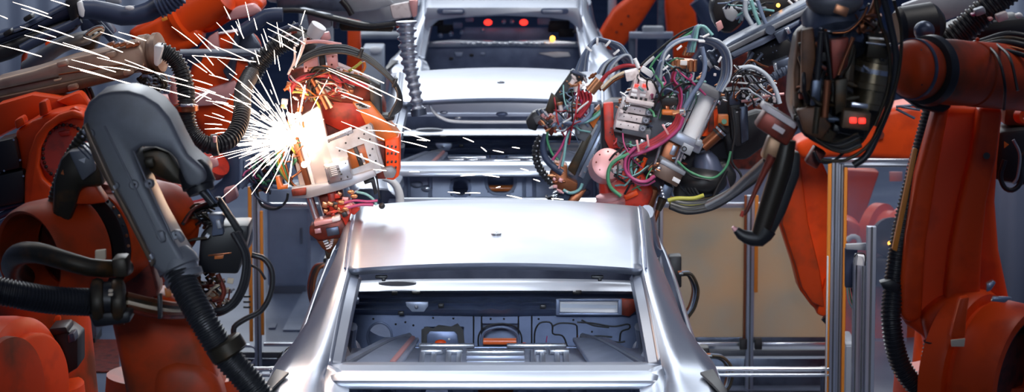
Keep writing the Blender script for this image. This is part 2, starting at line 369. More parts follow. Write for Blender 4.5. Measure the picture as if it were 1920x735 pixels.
for x0, x1, z in ((-.16, .28, 1.325), (-.5, -.34, 1.30), (.1, .6, 1.29)):
    MB().tube([(XC + x0, 12.742, z - .02), (XC + x0 + .02, 12.742, z), (XC + x1, 12.742, z)], .010, 8).build('bulkhead_crease', GALV, car)
for x, z in ((-.50,1.41),(-.44,1.385),(.33,1.40),(.5,1.36)):
    MB().ball((XC + x, 12.74, z), .028, 12, (1.3, .5, .8)).build('bulkhead_dimple', GALV, car)
# parcel shelf with corrugations
xb('parcel_shelf', -.60, .60, 12.30, 13.0, 1.515, 1.528, GALV_IN)
def shelf(name, px0, px1, d, zo, w, h, m=GALV):
    a = W(px0, 670, d).x; c = W(px1, 670, d).x
    return MB().box(((a + c) / 2, d, 1.53 + zo), (c - a, w, h)).build(name, m, car, .005)
for x0, x1 in ((785, 890), (950, 1062)): shelf('shelf_flange', x0, x1, 13.0, .008, .028, .018, STEEL)
shelf('shelf_edge', 690, 1170, 13.02, -.004, .02, .012, GALV_DK)
for i in range(5): shelf('shelf_slat', 874, 984, 12.88 - i * .11, .004, .045, .022, STEEL if i in (0, 4) else GALV_IN)
for x in (790, 812, 840, 860, 1000, 1018, 1045, 1062):
    a = W(x, 670, 12.7).x; MB().box((a, 12.66, 1.53), (.022, .5, .020)).build('shelf_rib', GALV, car, .005)
for x0, x1 in ((788, 830), (836, 868), (1000, 1025), (1030, 1068)): shelf('shelf_pad', x0, x1, 12.87, .01, .04, .02, STEEL)
for s in (-1, 1):
    b = MB(); b.prism([sx(s, p) for p in ((.32,13.02,1.55),(.38,12.62,1.525),(.60,12.35,1.54),(.60,12.55,1.56),(.46,12.95,1.565))], (0, 0, .02)); b.build('shelf_corner', GALV_IN, car, .005)
    b = MB(); b.tube([sx(s, p) for p in ((.36,13.02,1.575),(.44,12.9,1.57),(.60,12.42,1.565))], .014, 8); b.build('shelf_brace', STEEL, car)
    for k in range(3): MB().ball(sx(s, (.43 + .04*k, 12.5 - .03*k, 1.55)), .018, 10, (1.4, 1, .6)).build('shelf_stud', STEEL, car)
b = MB(); b.prism([sx(-1, p) for p in ((.350,12.98,1.575),(.335,12.98,1.57),(.405,12.55,1.55),(.425,12.56,1.55))], (0, 0, .012)); b.build('shelf_gusset', PINK, car, .003)
# firewall with holes and ribs, upper dash member, cowl bar
fw = MB(); FY = 15.1
def fwx(px): return W(px, 600, FY).x
def fwz(py): return W(930, py, FY).z
def fbox(x0, x1, y0, y1): fw.box(((fwx(x0)+fwx(x1))/2, FY, (fwz(y0)+fwz(y1))/2), (fwx(x1)-fwx(x0), .012, fwz(y0)-fwz(y1)))
for r in ((640,690,560,740),(735,795,560,740),(795,870,560,612),(795,870,652,740),(870,903,560,740),(972,1222,560,740),(903,972,560,606),(903,972,652,740),(690,735,560,600),(690,735,658,740)): fbox(*r)
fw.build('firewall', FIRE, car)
fbk = MB(); fbk.box((XC, FY + .35, 1.25), (1.45, .012, .5)); fbk.build('engine_bay_panel', GALV_DK, car)
def ftube(name, pts, rp, m, closed=False):
    P = [W(x, y, FY - .01) for x, y in pts]
    if closed: P.append(P[0])
    return MB().tube(P, M(rp, FY), 8, .012).build(name, m, car)
ell = [(712 + 23*math.cos(a), 632 + 27*math.sin(a)) for a in [i*PI/8 for i in range(16)]]
ftube('firewall_hole_rim', ell, 2.2, GALV_DK, True)
b = MB()
for i in range(16):
    p0 = ell[i]; p1 = ell[(i+1) % 16]
    q0 = (712 + 40*math.cos(i*PI/8), 632 + 46*math.sin(i*PI/8)); q1 = (712 + 40*math.cos((i+1)*PI/8), 632 + 46*math.sin((i+1)*PI/8))
    b.prism([W(*p0, FY-.004), W(*p1, FY-.004), W(*q1, FY-.004), W(*q0, FY-.004)], (0, .006, 0))
b.build('firewall_hole_plate', FIRE, car)
MB().tube([W(700, 655, FY + .15), W(716, 612, FY + .1)], .09, 16).build('strut_tower', GALV_DK, car)
ftube('slot_rim', [(903,652),(904,630),(915,618),(940,613),(960,618),(971,630),(972,652)], 3, GALV_DK)
ftube('slot_bead', [(897,652),(898,628),(912,612),(940,607),(965,612),(977,628),(978,652)], 1.6, BLACK)
MB().cyl(W(906, 640, FY + .05), W(968, 640, FY + .05), M(6.5, FY), None, 20).build('slot_bar', mat('bright_orange_bar', (.9, .16, .04), .35), car)
for x, y, w in ((826, 642, 11), (983, 644, 4)): MB().ball(W(x, y, FY - .02), M(w, FY), 14, (1, .4, .5)).build('orange_grommet', ORANGE, car)
for x in (888, 903, 972, 997): ftube('firewall_crease', [(x, 588), (x, 650)], 1.5, BLACK)
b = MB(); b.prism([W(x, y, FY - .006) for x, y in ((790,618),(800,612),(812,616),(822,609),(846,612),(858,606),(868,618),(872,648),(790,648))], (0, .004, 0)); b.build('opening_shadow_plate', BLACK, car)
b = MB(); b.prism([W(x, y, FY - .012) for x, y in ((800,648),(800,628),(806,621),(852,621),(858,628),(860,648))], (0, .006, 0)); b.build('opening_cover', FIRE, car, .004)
for pts in ([(1002,650),(1003,622),(1012,606),(1030,604),(1036,612),(1037,626),(1055,630),(1064,650)], [(1036,612),(1050,606),(1078,608),(1082,618),(1082,640)], [(1082,604),(1110,606),(1150,612),(1178,608),(1180,616),(1165,622),(1162,640)], [(1090,600),(1112,610),(1142,614)], [(1130,636),(1160,642),(1172,640)], [(1098,634),(1120,630),(1148,632)]):
    ftube('firewall_bead', pts, 1.6, BLACK)
for x, y in ((742,608),(760,604),(775,610),(812,596),(850,597),(920,598),(945,598),(1010,598),(1075,600),(700,598),(1110,622)): MB().ball(W(x, y, FY - .008), M(2.2, FY), 8).build('firewall_hole', BLACK, car)
for x, y, w in ((1127, 638, 4), (842, 636, 2.5)): MB().ball(W(x, y, FY - .02), M(w, FY), 10).build('firewall_stud', WHITE, car)
ftube('wire_stub', [(1082,640),(1083,628)], 1.5, COPPER); ftube('wire_stub', [(1024,642),(1026,630)], 1, CMAG)
# dash member (curved corrugated beam)
def dz(py): return W(930, py, 14.98).z
b = MB(); rr = []
for k in range(61):
    px = 650 + k * 560 / 60; u = (px - 930) / 280
    wav = 2.0 * math.sin((px - 930) * .16) if abs(px - 935) < 45 else (1.5 if abs(px - 800) < 10 or abs(px - 1060) < 8 else 0)
    rr.append([W(px, 551 + 2*u*u, 15.02), W(px, 557 + 2*u*u, 14.96), W(px, 562 + wav, 14.99), W(px, 568 + wav, 14.94), W(px, 573 + wav, 14.985), W(px, 580 + wav, 14.94), W(px, 586 - 3*abs(u), 14.99), W(px, 592 - 4*abs(u), 15.05)])
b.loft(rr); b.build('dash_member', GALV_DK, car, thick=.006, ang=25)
b = MB(); 
for r in ((1046,1162,560,565),(1046,1162,586,591),(1042,1050,560,591),(1158,1166,560,591)):
    b.box(W((r[0]+r[1])/2, (r[2]+r[3])/2, 14.90), (M(r[1]-r[0], 14.9), .02, M(r[3]-r[2], 14.9)))
b.build('vent_slot_frame', GALV_DK, car, .003)
b = MB(); b.prism([W(x, y, 14.91) for x, y in ((1050,564),(1158,566),(1158,587),(1050,585))], (0, .01, 0)); b.build('vent_slot_bright_fill', WHITE, car, .002)  # white sheet stands in for the brightness seen through the open slot
b = MB(); b.prism([W(x, y, 14.905) for x, y in ((1052,570),(1156,572),(1156,578),(1052,577))], (0, .004, 0)); b.build('vent_slot_bar', GALV, car)
b = MB(); b.prism([W(x, y, 14.92) for x, y in ((1162,560),(1192,562),(1196,580),(1180,594),(1162,590))], (0, .02, 0)); b.build('vent_side_plate', DKRED, car, .004)
b = MB(); b.prism([W(x, y, 14.92) for x, y in ((760,566),(803,566),(803,574),(795,585),(772,585),(762,574))], (0, .02, 0)); b.build('dash_plate', GALV_IN, car, .004)
MB().ball(W(781, 576, 14.91), M(4, 15), 12).build('dash_stud', STEEL, car)
for x, y in ((752,587),(827,573),(1018,575),(740,550),(1085,548)): MB().box(W(x, y, 14.9), (.028, .02, .018)).build('clip', BLACK, car, .003)
# cowl bar with a rounded recess
b = MB(); rr = []
for k in range(41):
    px = 640 + k * 580 / 40; u = (px - 930) / 290
    rr.append([W(px, 523 + 6*abs(u)**3, 15.26), W(px, 527 + 6*abs(u)**3, 15.2), W(px, 531 + 4*abs(u)**3, 15.12), W(px, 535 + 3*u*u, 15.10), W(px, 545 + 2*u*u, 14.93), W(px, 550 + 2*u*u, 14.95)])
b.loft(rr); b.build('cowl_bar', GALV, car, thick=.004, ang=25)
b = MB(); P = [(704 + 36*(1 if t < 1 else 1)*math.cos(a)*1.0 + 41, 537 + 5*math.sin(a)) for t, a in [(0, i*PI/10) for i in range(20)]]
b.prism([W(x, y, 14.98) + Vector((0, 0, .012)) for x, y in P], (0, .03, .003)); b.build('cowl_recess', GREYP, car, .003)
for x in (780, 1082): MB().box(W(x, 549, 14.9), (.04, .03, .014)).build('cowl_clip', BLACK, car, .003)
xb('engine_bay_floor', -.75, .75, 15.3, 16.5, 1.18, 1.22, GALV_DK)
xb('engine_bay_front', -.72, .72, 16.45, 16.5, 1.2, 1.40, GALV_IN)
for x in (-.3, .05, .35): xb('engine_bay_bracket', x, x + .12, 15.7, 15.9, 1.22, 1.30, GALV_IN)
# carrier skid under the body
for s in (-1, 1): xb('skid_runner', s*.55 - .05, s*.55 + .05, 11.7, 16.4, 0, .12, ALU)
for s in (-1, 1):
    for y in (12.2, 15.8): xb('skid_post', s*.55 - .04, s*.55 + .04, y - .04, y + .04, .12, 1.03, ALU)

car2 = copy_tree(car); car2.location.y += 6
car2['label'] = 'bare silver car body in the middle of the row, glimpsed between the two welding guns'
MB().tube([W(x, y, 18.86) for x, y in ((806,196),(813,210),(830,222),(856,228),(940,229),(1030,228),(1062,222),(1074,208),(1078,196))], M(3.2, 18.8), 10).build('window_seal', WHITE, car2)
for x, y, w in ((832,211,6),(858,221,6),(941,214,9)): MB().ball(W(x, y, 18.9), M(w, 18.9), 12, (1.3, .5, .5)).build('seal_stud', GALV_DK if x > 900 else STEEL, car2)
car3 = thing('car_body', 'bare silver car body farthest back, cut off by the upper edge of the photo', 'car body', (XC, 26, 0), 'bare car bodies on the line')
keep3 = ('roof_panel', 'side_panel', 'quarter_panel', 'window_flange', 'roof_ditch', 'trunk_gutter', 'windscreen_pillar', 'skid_runner', 'skid_post', 'rear_floor', 'tail_lamp_opening', 'rear_panel', 'centre_pillar')
for ch in list(car.children):
    if ch.name.split('.')[0] in keep3: copy_tree(ch, car3)
# car three keeps a header with two slotted recesses, a spotted cross bar and a dark seat bulkhead
def at3(px, py, d): return W(px, py, d)
D3 = 24.7
def rrect(cx, cy, w, h, r=None, n=5):
    r = min(w, h) / 2 if r is None else r; out = []
    for qx, qy, a0 in ((1, 1, 0), (-1, 1, 90), (-1, -1, 180), (1, -1, 270)):
        for i in range(n + 1):
            a = math.radians(a0 + 90 * i / n); out.append((cx + qx*(w/2 - r) + r*math.cos(a), cy + qy*(h/2 - r) + r*math.sin(a)))
    return out
slab('window_header', [(800,14),(1084,14),(1092,36),(1096,90),(1089,92),(1083,52),(1066,38),(1030,33),(942,29),(860,33),(822,38),(806,52),(798,92),(790,90),(796,36)], D3 - .12, .03, GALV, car3, .004)
for cx in (845, 1040):
    slab('header_recess', rrect(cx, 21, 52, 11), D3 - .16, .03, GALV_DK, car3, .003); slab('recess_insert', rrect(cx + (4 if cx < 940 else -4), 22, 38, 6), D3 - .18, .03, GALV, car3, .003)
slab('seat_back_bulkhead', [(794,86),(1098,86),(1100,140),(792,140)], D3 - .05, .03, GALV_DK, car3, .004)
slab('cross_bar', [(796,80),(850,75),(942,78),(1034,75),(1096,80),(1096,89),(942,87),(796,89)], D3 - .1, .05, STEEL, car3, .008)
for i in range(16): MB().ball(W(868 + i*10, 81 + (i % 3), D3 - .12), M(4.4, D3), 10, (1.2, .6, .8)).build('cross_bar_stud', STEEL, car3)
slab('bulkhead_patch', [(1010,100),(1045,97),(1066,98),(1070,106),(1040,108)], D3 - .08, .03, WHITE, car3, .004)  # white slab paints a bright reflection onto the dark bulkhead
slab('bulkhead_patch', [(852,98),(868,98),(866,106),(855,106)], D3 - .07, .03, GALV_IN, car3, .004)
for cx, cy, m in ((884, 104, BLACK), (846, 110, BLACK), (905, 101, GALV_IN), (1078, 60, BLACK)): slab('bulkhead_clip', rrect(cx, cy, 8, 5), D3 - .07, .02, m, car3)
slab('far_interior_panel', [(870,52),(1030,52),(1040,76),(862,76)], D3 + .6, .05, GALV_IN, car3, .004)
for x, y, w in ((818,42,26),(835,55,30),(858,48,18),(1048,50,40),(1062,62,30),(1020,40,24),(880,37,16)): slab('interior_bracket', rrect(x, y, w, w * .55, 3), D3 + .5, .08, BLACK if w > 25 else GALV_IN, car3, .004)
for x, y in ((826,66),(846,63),(866,60),(905,57),(945,40),(960,40)): MB().ball(W(x, y, D3 + .4), M(5, D3), 10).build('interior_stud', GALV, car3)
for x in (915, 982): MB().ball(W(x, 42, D3 + .35), M(7.5, D3), 14, (1.1, .6, .8)).build('red_light_spot', LEDR, car3)  # glowing balls added to imitate red reflections inside the car, not lamps
MB().ball(W(1036, 72, D3 - .14), M(5, D3), 12).build('amber_lamp', LEDA, car3)
# ------------------------------------------------------------------ safety fences, rails, cabinets
def post(name, px, y0, y1, wpx, d, parent, m=ALU, groove=True):
    """slotted aluminium profile standing between two photo heights"""
    a, b_ = W(px, y0, d), W(px, y1, d); w = M(wpx, d); h = a.z - b_.z
    b = MB(); b.box((a.x, d, (a.z + b_.z) / 2), (w, w, h)); o = b.build(name, m, parent, .004)
    if groove:
        g = MB(); g.box((a.x, d - w/2 - .001, (a.z + b_.z) / 2), (w * .22, .006, h)); g.build('groove', ALU_DK, o)
    return o
def rail(name, x0, x1, py, hpx, d, parent, m=ALU, groove=False, py1=None):
    a, b_ = W(x0, py, d), W(x1, py if py1 is None else py1, d); h = M(hpx, d); c = (a + b_) / 2
    o = MB().box(c, ((b_.x - a.x), h, h)).build(name, m, parent, .004)
    if groove: MB().box(c - Vector((0, h/2 + .001, 0)), ((b_.x - a.x), .005, h * .22)).build('groove', ALU_DK, o)
    return o
def strip(name, px, y0, y1, wpx, d, parent, m=AMBER):
    a, b_ = W(px, y0, d), W(px, y1, d)
    return MB().box((a.x, d, (a.z + b_.z)/2), (M(wpx, d), .02, a.z - b_.z)).build(name, m, parent, .003)
def pane(name, x0, x1, y0, y1, d, m, parent):
    a, b_ = W(x0, y0, d), W(x1, y1, d)
    return MB().box(((a.x+b_.x)/2, d, (a.z+b_.z)/2), (b_.x-a.x, .008, a.z-b_.z)).build(name, m, parent)
def to_floor(px, d):   # photo row where depth d meets the floor
    return CY + F * (CAMZ*math.cos(PITCH) - d*math.sin(PITCH)) / (d*math.cos(PITCH) + CAMZ*math.sin(PITCH))

# right cross fence with dusty panes
d = 19.5; f = thing('safety_fence', 'low aluminium safety fence with dusty amber panes right of the near car', 'fence', (W(1400, 600, d).x, d, 0))
post('fence_post', 1408, 366, to_floor(0, d), 15, d, f); strip('edge_strip', 1419, 366, 548, 7, d - .02, f); strip('edge_strip', 1398, 366, 640, 5, d - .02, f, COPPER)
post('fence_post', 1236, 378, to_floor(0, d), 15, d, f)
rail('top_rail', 1232, 1556, 385, 11, d + .05, f); rail('middle_rail', 1240, 1394, 645, 8, d, f, STEEL); rail('middle_rail', 1424, 1552, 645, 8, d, f, STEEL)
rail('lower_rail', 1240, 1552, 661, 12, d + .03, f, ALU_DK); rail('pane_seal', 1240, 1552, 636, 12, d + .05, f, SLATE)
pane('pane', 1243, 1400, 390, 632, d + .03, GLASS_BR, f); pane('pane', 1416, 1556, 390, 632, d + .03, GLASS_BR, f)
for x in (1394, 1422): slab('rail_bracket', [(x-7,636),(x+7,636),(x+7,656),(x-7,656)], d - .06, .05, BLACK, f)
slab('kick_panel', [(1240,672),(1552,672),(1552,735),(1240,735)], d + .1, .03, SLATE, f)
# tall post with amber strips and door frame behind the orange link
d = 17.0; f = thing('safety_gate', 'tall slotted aluminium gate post with amber edges beside the orange link', 'gate', (W(1568, 600, d).x, d, 0))
fp = to_floor(0, d)
post('gate_post', 1566, 298, fp, 13, d, f); post('gate_post', 1577, 306, fp, 11, d + .03, f); strip('edge_strip', 1556, 300, fp - 4, 7, d, f); strip('edge_strip', 1586, 312, fp - 4, 6, d, f)
rail('top_rail', 1560, 1712, 302, 9, d + .02, f, STEEL); rail('top_rail', 1582, 1712, 311, 7, d, f, ALU, True)
strip('edge_strip', 1552, 480, 735, 3, d - .05, f, WHITE)
pane('pane', 1590, 1700, 318, 640, d + .1, GLASS_BL, f)
d = 16.4; f = thing('guard_post', 'wide plain aluminium guard post with white junction box near the right robot', 'post', (W(1628, 600, d).x, d, 0))
fp = to_floor(0, d)
post('post_profile', 1634, 424, fp, 18, d, f, ALU, True); post('post_profile', 1613, 490, fp, 26, d + .05, f, ALU, False)
for k in (1606, 1618): strip('groove', k, 492, fp, 2.5, d - .02, f, ALU_DK)
slab('mount_plate', [(1586,458),(1626,456),(1626,470),(1586,468)], d + .05, .03, GREYP, f)
tilt_box('junction_box', 1613, 489, 17, 19, -8, d - .12, .06, WHITE, f); tilt_box('box_clamp', 1605, 488, 5, 22, -8, d - .13, .05, GREYP, f); hose('box_loop', [(1602,482),(1606,476),(1616,474),(1622,480),(1622,498)], d - .14, 1.2, BLACK, f)
slab('control_panel', [(1585,466),(1608,466),(1608,540),(1585,540)], d + .1, .05, DKBLUE, f)
for i, m in enumerate((CTEAL, CGREEN, BLACK)): hose('wire', [(1588+i*4,540),(1592+i*5,566),(1606+i*3,590)], d + .08, 1.4, m, f)
for a in ((1340, 1559), (392, 524)):
    d = 17.0; s_ = 'right' if a[0] > 900 else 'left'
    lab = 'polished steel guard pipe from the car tail to the tall amber gate post' if a[0] > 900 else 'polished steel guard pipe crossing behind the ribbed black hose'
    g = thing('guard_rail', lab, 'rail', (W((a[0]+a[1])/2, 690, d).x, d, 0), 'guard rails')
    MB().cyl(W(a[0], 692, d), W(a[1], 692, d), M(4.5, d)).build('pipe', STEEL, g); MB().cyl(W(a[0], 703, d), W(a[1], 703, d), M(4, d)).build('pipe', COPPER if False else ALU, g)
    for x in (a[0] + 10, a[1] - 10): MB().box((W(x, 700, d).x, d + .04, W(x, 690, d).z / 2), (.05, .04, W(x, 690, d).z)).build('rail_leg', SLATE, g, .004)
# left fence behind the near car
d = 19.5; f = thing('safety_fence', 'low aluminium safety fence with amber strips left of the near car', 'fence', (W(540, 600, d).x, d, 0))
post('fence_post', 481, 344, to_floor(0, d), 13, d, f); strip('edge_strip', 468, 350, 640, 7, d, f); strip('edge_strip', 490, 395, 628, 6, d - .02, f)
rail('top_rail', 488, 640, 385, 10, d + .03, f, STEEL); rail('middle_rail', 380, 470, 648, 7, d, f, STEEL); rail('middle_rail', 494, 640, 646, 7, d, f, STEEL); rail('lower_rail', 380, 640, 665, 12, d + .03, f, ALU_DK)
pane('pane', 496, 640, 392, 640, d + .05, GLASS_BL, f); slab('kick_panel', [(380,672),(640,672),(640,690),(380,690)], d + .1, .03, SLATE, f)
hose('cable_guide', [(463,648),(478,652),(480,672),(468,688)], d - .1, 3, ALU, f)
for y in (556, 566, 576): rail('hinge_bar', 456, 470, y, 4, d - .05, f, BLACK)
# amber edged post glimpsed under the dark grey cover
d = 19.0; f = thing('guard_post', 'amber edged aluminium post glimpsed under the dark grey arm cover', 'post', (W(303, 360, d).x, d, 0))
post('post_profile', 298, 310, to_floor(0, d), 14, d, f); strip('edge_strip', 312, 300, 394, 10, d - .02, f); strip('edge_strip', 285, 310, 394, 6, d - .02, f)
MB().box((W(303, 500, d).x, d, .02), (.16, .16, .04)).build('base_plate', SLATE, f, .004)
# background columns, rails and cabinets (all standing on the floor)
def upright(name, px, y_top, wpx, d, m, lab, cat='column'):
    p = W(px, y_top, d); w = M(wpx, d); t = thing(name, lab, cat, (p.x, d, 0))
    MB().box((p.x, d, p.z/2), (w, w, p.z)).build('shaft', m, t, .006); MB().box((p.x, d, .02), (w*1.7, w*1.7, .04)).build('base_plate', SLATE, t, .004); return t
upright('steel_column', 1148, -60, 16, 30, ALU, 'grey steel column rising behind the wide orange arm')
upright('steel_column', 1240, -60, 13, 29, SLATE, 'slender grey column standing between the two orange arms')
upright('fence_post', 1190, 30, 10, 31, ALU, 'short pale post under the wide orange arm', 'post')
g = thing('guard_rail', 'blue grey rail running behind the two orange arms', 'rail', (W(1200, 60, 28).x, 28, 0))
rail('rail_bar', 1180, 1262, 66, 12, 28, g, ALU); slab('rail_plate', rrect(1225, 56, 40, 12, 4), 28, .1, GREYP, g)
for x in (1186, 1256): MB().box((W(x, 66, 28).x, 28.05, W(x, 66, 28).z/2), (.06, .05, W(x, 66, 28).z)).build('rail_leg', SLATE, g, .004)
g = thing('guard_rail', 'white pipe rail left of the farthest car body', 'rail', (W(720, 66, 29.4).x, 29.4, 0))
MB().cyl(W(655, 66, 29.4), W(785, 66, 29.4), M(7, 29.4)).build('pipe', GREYP, g)
for x in (672, 760): MB().box((W(x, 66, 29.4).x, 29.44, W(x, 66, 29.4).z/2), (.06, .05, W(x, 66, 29.4).z)).build('rail_leg', SLATE, g, .004)
t = upright('orange_post', 664, 30, 24, 24, ORANGE, 'orange upright post above the arched black cables', 'post')
slab('gusset', [(648,140),(655,60),(675,60),(680,140)], 23.95, .06, ORANGE, t)
def cabinet(px0, px1, y0, d, m, lab, depth=.4, lamp=None):
    a, b_ = W(px0, y0, d), W(px1, y0, d); t = thing('control_cabinet', lab, 'cabinet', ((a.x+b_.x)/2, d + depth/2, 0))
    w = b_.x - a.x
    MB().box(((a.x+b_.x)/2, d + depth/2, a.z/2 + .03), (w, depth, a.z - .06)).build('cabinet_body', m, t, .012)
    MB().box(((a.x+b_.x)/2, d + depth/2, .03), (w*.9, depth*.9, .06)).build('plinth', BLACK, t)
    dr = MB().box(((a.x+b_.x)/2, d - .008, a.z/2 + .03), (w*.9, .016, a.z*.88)).build('door', m, t, .006)
    MB().box((b_.x - w*.14, d - .03, a.z*.55), (.02, .03, .12)).build('handle', BLACK, dr, .004)
    if lamp: MB().ball(W(lamp[0], lamp[1], d - .02), M(9, d), 14, (1.3, .5, .8)).build('lamp', WHITE, t)
    return t
cabinet(680, 718, 90, 26.5, CABM, 'pale machine cabinet under the white pipe rail left of the farthest car', .4, (704, 94))
cabinet(1585, 1608, 645, 17.6, CABM, 'pale cabinet low between the two guard posts on the right')
cabinet(560, 620, 18, 25.5, GREYP, 'light grey machine cabinet behind the top of the sparking gun')
cabinet(1275, 1345, 330, 21.0, GREYP, 'grey cabinet under the right welding gun behind the low fence')
cabinet(100, 180, 560, 21.0, SLATE, 'dark cabinet behind the black motor at lower left')
cabinet(1790, 1850, 560, 20.0, SLATE, 'dark cabinet behind the big right robot link')
cabinet(500, 575, 350, 23.0, PLATE, 'blue grey cabinet seen through the left fence')
# floor plates
def fplate(name, pts, m, lab):
    P = []
    for x, y in pts:
        v = W(x, y, 20) - CAMP; t = -CAMZ / v.z; P.append(CAMP + v * t)
    P = [Vector((p.x, p.y, .006)) for p in P]
    return tag(recenter(MB().prism([p for p in P], (0, 0, .008)).build(name, m)), lab, 'floor plate')
fplate('floor_plate', [(530,622),(640,622),(640,420),(610,470)], PLATE, 'pale slanted floor strip left of the near car')
fplate('drain_cover', [(503,618),(516,618),(520,609),(507,609)], SLATE, 'small dark drain cover in the blue floor strip')
fplate('floor_sign', [(126,720),(166,720),(166,713),(126,713)], AMBER, 'long yellow floor marker beside the black motor')
fplate('floor_sign', [(244,733),(254,730),(246,714),(236,717)], AMBER, 'short yellow floor marker by the orange lower link')
fplate('floor_plate', [(1345,735),(1560,735),(1560,708),(1345,708)], PLATE, 'pale floor plate below the right guard pipe')
fplate('floor_plate', [(110,700),(225,700),(222,640),(150,640)], DKRED, 'dark red floor plate behind the black motor')

# ------------------------------------------------------------------ right foreground robot
d = 11.2
R1 = thing('welding_robot', 'huge orange robot with upright ribbed link at the right edge', 'robot', (W(1830, 700, 11.4).x, 11.5, 0))
ax = (W(1960, 150, 11.3) - W(1690, 128, 10.75)); o0 = W(1692, 128, 10.75); axn = ax.normalized()
px_ = M(1, 11.0)
MB().lathe(o0 + axn*(88*px_), axn, [(0, 40*px_), (4*px_, 60*px_), (60*px_, 62*px_), (110*px_, 61*px_), (112*px_, 59*px_), (116*px_, 59*px_), (118*px_, 62*px_), (320*px_, 64*px_)], 48).build('upper_arm', ORANGE2, R1)
MB().lathe(o0 + axn*(62*px_), axn, [(0, 50*px_), (3*px_, 64*px_), (20*px_, 67*px_), (26*px_, 64*px_), (30*px_, 55*px_)], 48).build('wrist_seal', BLACK, R1)
wc = MB().lathe(o0, axn, [(0, 18*px_), (2*px_, 34*px_), (10*px_, 47*px_), (26*px_, 55*px_), (50*px_, 57*px_), (66*px_, 52*px_)], 40).build('wrist_cap', ORANGE2, R1)
MB().ring(o0 + axn*(30*px_), axn, 57.5*px_, 50*px_, 8*px_).build('cap_band', SLATE, wc)
for a in (0.6, 2.2, 4.0, 5.4):
    u, v = frame_of(axn); q = o0 + axn*(14*px_) + (u*math.cos(a) + v*math.sin(a)) * 44*px_; MB().ball(q, 5*px_, 10).build('cap_bolt', BLACK, wc)
slab('wrist_yoke', [(1690,150),(1760,190),(1790,196),(1770,215),(1720,205),(1680,175)], 11.1, .22, BLACK, R1, .02)
# upright link: base body, two raised ribs, recessed web
slab('link_body', [(1756,196),(1882,200),(1872,300),(1867,380),(1874,470),(1893,560),(1900,640),(1850,760),(1762,760),(1752,690),(1742,640),(1700,610),(1687,590),(1688,520),(1698,440),(1718,330)], 11.30, .30, ORANGE, R1, .03, 3)
slab('link_rib', [(1756,198),(1782,198),(1756,330),(1736,460),(1728,600),(1700,606),(1688,590),(1689,520),(1699,440),(1719,330)], 11.21, .12, ORANGE, R1, .018, 3)
slab('link_rib', [(1836,200),(1880,204),(1868,300),(1850,380),(1842,470),(1838,560),(1800,600),(1772,560),(1782,470),(1800,380),(1822,290)], 11.22, .12, ORANGE, R1, .018, 3)
MB().cyl(W(1850, 292, 11.20), W(1850, 292, 11.26), M(6.5, 11.2)).build('link_hole', BLACK, R1)
slab('link_foot', [(1728,596),(1770,560),(1842,560),(1860,600),(1800,760),(1764,760),(1744,650)], 11.2, .14, ORANGE, R1, .03, 3)
# lower joint: two big flanged drums turned towards the camera
jc = W(1828, 688, 11.25); ja = Vector((.80, -.58, -.10)).normalized(); q = M(1, 11.0)
MB().lathe(jc - ja*.10, ja, [(0, 120*q), (.02, 150*q), (.09, 152*q), (.11, 146*q), (.115, 128*q), (.17, 128*q)], 56).build('joint_flange', ORANGE, R1)
MB().lathe(jc + ja*.05, ja, [(0, 118*q), (.06, 118*q)], 56).build('joint_bearing', DKRED, R1)
jr = MB(); jr.lathe(jc + ja*.03, ja, [(.10, 96*q), (0, 120*q), (.01, 137*q), (.04, 142*q), (.15, 142*q), (.172, 136*q), (.175, 120*q), (.16, 112*q), (.02, 100*q)], 56, False); jr.build('joint_ring', ORANGE, R1)
MB().lathe(jc + ja*.03, ja, [(.03, 60*q), (.03, 98*q), (.05, 100*q), (.166, 112*q)], 56, False).build('joint_bore_shade', BLACK, R1, thick=.006)  # black liner paints the deep shade inside the orange ring
MB().lathe(jc + ja*.02, ja, [(0, 100*q), (.05, 100*q)], 40).build('joint_cover', BLACK, R1)
hose('joint_hose', [(1900,622,11.25),(1930,618,11.1),(1970,624,11.0)], 11.1, 9, OLIVE, R1)
u, v = frame_of(ja)
for k in range(22):
    a = 2*PI*k/22; c = jc + ja*.075 + (u*math.cos(a)+v*math.sin(a))*124*q; MB().ball(c, 4.5*q, 8).build('joint_bolt', BLACK, R1)
slab('joint_tag', [(1783,638),(1810,635),(1808,650),(1784,650)], 10.82, .01, TAG, R1, .001)
slab('joint_horn', [(1800,560),(1818,556),(1812,600),(1810,634),(1782,634),(1788,604)], 10.88, .05, ORANGE, R1, .008)
slab('joint_eye', [(1850,532),(1862,526),(1868,530),(1858,545),(1850,548)], 11.0, .03, STEEL, R1, .004)
slab('joint_plate', [(1862,556),(1898,558),(1884,568),(1858,565)], 10.86, .02, STEEL, R1, .003)
MB().cyl(W(1830, 700, 11.55), Vector((W(1830, 700, 11.55).x, 11.55, 0)), .30, .42, 32).build('base_column', ORANGE, R1)
# hoses and side gear
hose('ribbed_hose', [(1752,196,11.4),(1724,300,11.35),(1694,420,11.3),(1676,530,11.25),(1672,610,11.2),(1692,690,11.2),(1750,760,11.2)], 11.3, 20, RUBBER, R1, (.014, .14), 16)
hose('ribbed_hose', [(1748,640),(1742,700),(1760,770)], 11.1, 17, RUBBER, R1, (.014, .12), 14)
slab('hose_bracket', [(1650,530),(1672,524),(1690,534),(1680,550),(1656,542)], 11.2, .06, BLACK, R1)
sg = MB().prism([pw(p, 10.98) for p in ((1713,278),(1721,280),(1682,472),(1673,468))], (0, .03, 0)).build('edge_guard', AMBER, R1, .003)
slab('motor_block', [(1872,246),(1930,240),(1935,330),(1930,350),(1866,340)], 11.5, .2, BLACK, R1, .02)
slab('warning_triangle', [(1883,265),(1892,271),(1883,278)], 11.49, .006, AMBER, R1, 0)
hose('motor_cable', [(1884,300),(1876,330),(1884,352),(1900,356),(1914,340),(1915,300),(1930,280)], 11.4, 5, RUBBER, R1)
